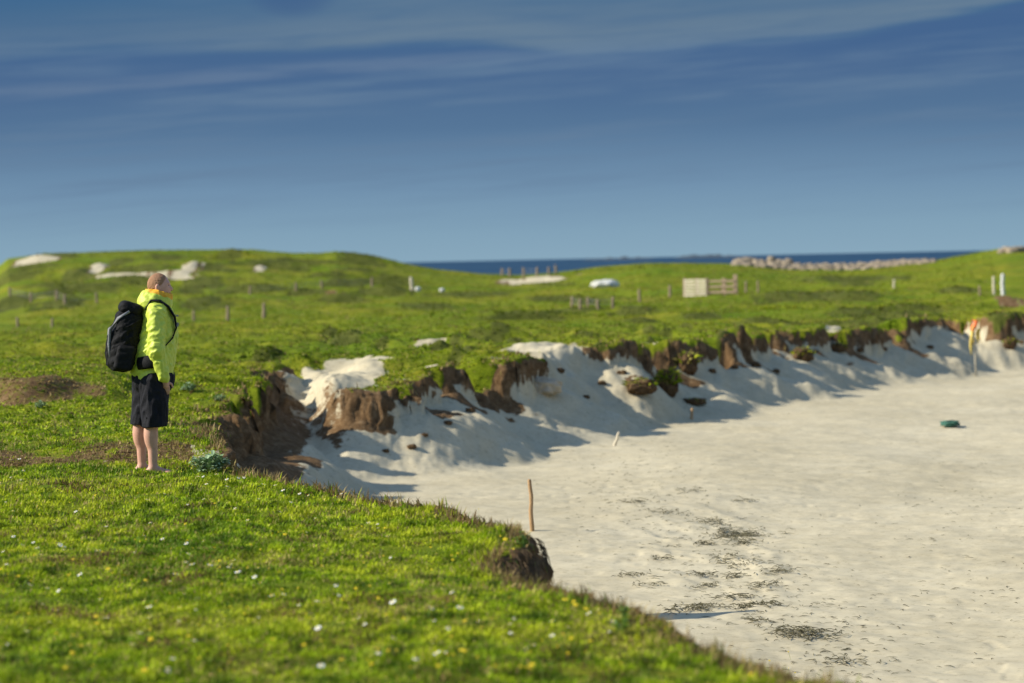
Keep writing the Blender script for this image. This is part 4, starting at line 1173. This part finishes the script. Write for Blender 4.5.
w = bpy.data.worlds.new('World'); scn.world = w; w.use_nodes = True
nt = w.node_tree; bg = nt.nodes['Background']
STR = 0.125
bg.inputs['Strength'].default_value = STR
sky = N(nt, 'ShaderNodeTexSky', sky_type='NISHITA'); sky.sun_disc = False; sky.sun_elevation = EL
sky.sun_rotation = math.atan2(-ldir.x, -ldir.y)
sky.altitude = 0; sky.air_density = 1.0; sky.dust_density = 0.3; sky.ozone_density = 2.0
tc = N(nt, 'ShaderNodeTexCoord'); sepd = N(nt, 'ShaderNodeSeparateXYZ'); nt.links.new(tc.outputs['Generated'], sepd.inputs[0])
X_, Y_, Z_ = sepd.outputs
az = math_node(nt, 'ARCTAN2', X_, Y_); el = math_node(nt, 'ARCSINE', Z_)
def srgb(c):
    return tuple(((v / 255 + .055) / 1.055) ** 2.4 if v > 10 else v / 255 / 12.92 for v in c)
kS = 1 / (STR * 2 ** EXPO)
elN = math_node(nt, 'MULTIPLY', el, 1 / .15, clamp=True)
grad = ramp(nt, elN, [(0.0, srgb((137, 168, 188))), (0.012 / .15, srgb((130, 162, 184))), (.03 / .15, srgb((114, 146, 174))), (.055 / .15, srgb((86, 118, 152))), (.078 / .15, srgb((76, 107, 145))), (.105 / .15, srgb((66, 105, 143))), (1.0, srgb((60, 104, 150)))]).outputs['Color']
comb = N(nt, 'ShaderNodeCombineXYZ'); nt.links.new(math_node(nt, 'MULTIPLY', az, 5.0), comb.inputs[0]); nt.links.new(math_node(nt, 'SUBTRACT', math_node(nt, 'MULTIPLY', el, 95.0), math_node(nt, 'MULTIPLY', az, 5.0)), comb.inputs[1])
ns = noise_node(nt, 1.0, 6, 0.55, comb.outputs[0], .4)
comb2 = N(nt, 'ShaderNodeCombineXYZ'); nt.links.new(math_node(nt, 'MULTIPLY', az, 16.0), comb2.inputs[0]); nt.links.new(math_node(nt, 'SUBTRACT', math_node(nt, 'MULTIPLY', el, 260.0), math_node(nt, 'MULTIPLY', az, 14.0)), comb2.inputs[1])
nf = noise_node(nt, 1.0, 7, 0.62, comb2.outputs[0], .3)
azN = math_node(nt, 'MULTIPLY_ADD', az, 1 / .5, .5, clamp=True)
def curve(pts):   # elevation of a cloud edge along the azimuth, from photo-like points (px, py)
    st = []
    for px, py in pts:
        a = math.atan((px - 512) / F); e = (yh(px) - py) / F
        st.append((a / .5 + .5, (e * 5,) * 3))
    return math_node(nt, 'MULTIPLY', ramp(nt, azN, st).outputs['Color'], 0.2)
def soft(v, lo, hi):
    mr = N(nt, 'ShaderNodeMapRange', interpolation_type='SMOOTHSTEP'); nt.links.new(v, mr.inputs['Value'])
    mr.inputs['From Min'].default_value = lo; mr.inputs['From Max'].default_value = hi
    return mr.outputs['Result']
elw = math_node(nt, 'MULTIPLY_ADD', math_node(nt, 'SUBTRACT', nf.outputs['Fac'], .5), .006, el)
B1 = curve([(0, 66), (120, 53), (250, 55), (350, 50), (475, 45), (540, 51), (587, 57), (702, 48), (862, 37), (952, 22), (1024, 8)])
above = math_node(nt, 'SUBTRACT', elw, B1)
edge1 = soft(above, -.0012, .0030)
fade1 = math_node(nt, 'SUBTRACT', 1.0, soft(above, .006, .026))
leftf = soft(az, -.20, -.03)
m1 = math_node(nt, 'MULTIPLY', edge1, math_node(nt, 'MAXIMUM', math_node(nt, 'MULTIPLY', fade1, math_node(nt, 'MULTIPLY_ADD', leftf, .6, .35)), math_node(nt, 'MULTIPLY', leftf, .62)))
m1 = math_node(nt, 'MULTIPLY', m1, math_node(nt, 'MULTIPLY_ADD', soft(nf.outputs['Fac'], .25, .65), .5, .5))
c1 = mix(nt, m1, grad, srgb((104, 128, 150)))
# deeper blue strip under the edge
below = math_node(nt, 'SUBTRACT', 0.0, above)
m2 = math_node(nt, 'MULTIPLY', soft(below, 0, .002), math_node(nt, 'SUBTRACT', 1.0, soft(below, .004, .030)))
m2 = math_node(nt, 'MULTIPLY', m2, math_node(nt, 'MULTIPLY_ADD', soft(az, .04, .19), .42, .5))
dx_ = math_node(nt, 'MULTIPLY', math_node(nt, 'ADD', az, .0877), 1 / .017); dy_ = math_node(nt, 'MULTIPLY', math_node(nt, 'SUBTRACT', elw, .1095), 1 / .008)
m5 = math_node(nt, 'SUBTRACT', 1.0, soft(math_node(nt, 'ADD', math_node(nt, 'MULTIPLY', dx_, dx_), math_node(nt, 'MULTIPLY', dy_, dy_)), 0, 1.6))
c1 = mix(nt, math_node(nt, 'MULTIPLY', m5, .6), c1, srgb((62, 94, 138)))
c2 = mix(nt, m2, c1, srgb((69, 101, 143)))
# thin streak
B2 = curve([(0, 99), (145, 86), (240, 76), (370, 66), (500, 58), (620, 62), (1024, 30)])
dd = math_node(nt, 'ABSOLUTE', math_node(nt, 'SUBTRACT', elw, B2))
m3 = math_node(nt, 'MULTIPLY', math_node(nt, 'SUBTRACT', 1.0, soft(dd, .0010, .0042)), math_node(nt, 'SUBTRACT', 1.0, soft(az, -.02, .05)))
m3 = math_node(nt, 'MULTIPLY', m3, soft(nf.outputs['Fac'], .25, .6))
c3 = mix(nt, math_node(nt, 'MULTIPLY', m3, .75), c2, srgb((100, 124, 154)))
# faint veils
m4 = math_node(nt, 'MULTIPLY', math_node(nt, 'MULTIPLY', soft(ns.outputs['Fac'], .40, .66), soft(nf.outputs['Fac'], .30, .62)), math_node(nt, 'SUBTRACT', 1.0, soft(el, .08, .10)))
m4 = math_node(nt, 'MULTIPLY', m4, soft(el, .006, .05))
c4 = mix(nt, math_node(nt, 'MULTIPLY', m4, .75), c3, srgb((100, 127, 156)))
sc = N(nt, 'ShaderNodeVectorMath', operation='SCALE'); nt.links.new(c4, sc.inputs[0]); sc.inputs['Scale'].default_value = kS
fin = mix(nt, soft(el, .115, .34), sc.outputs[0], sky.outputs['Color'])
nt.links.new(fin, bg.inputs['Color'])

cam = bpy.data.cameras.new('camera'); co = bpy.data.objects.new('camera', cam); col.objects.link(co)
cam.lens = 85; cam.sensor_width = 36; cam.clip_start = 0.1; cam.clip_end = 100000
mw = Matrix(((rt[0], up[0], -fw[0], CAM[0]), (rt[1], up[1], -fw[1], CAM[1]), (rt[2], up[2], -fw[2], CAM[2]), (0, 0, 0, 1)))
co.matrix_world = mw
cam.dof.use_dof = True; cam.dof.focus_distance = 22.0; cam.dof.aperture_fstop = 1.8
scn.camera = co
scn.view_settings.view_transform = 'Standard'; scn.view_settings.look = 'None'; scn.view_settings.gamma = 1; scn.view_settings.use_curve_mapping = False
scn.view_settings.exposure = EXPO
scn.cycles.use_denoising = True
scn.cycles.max_bounces = 6
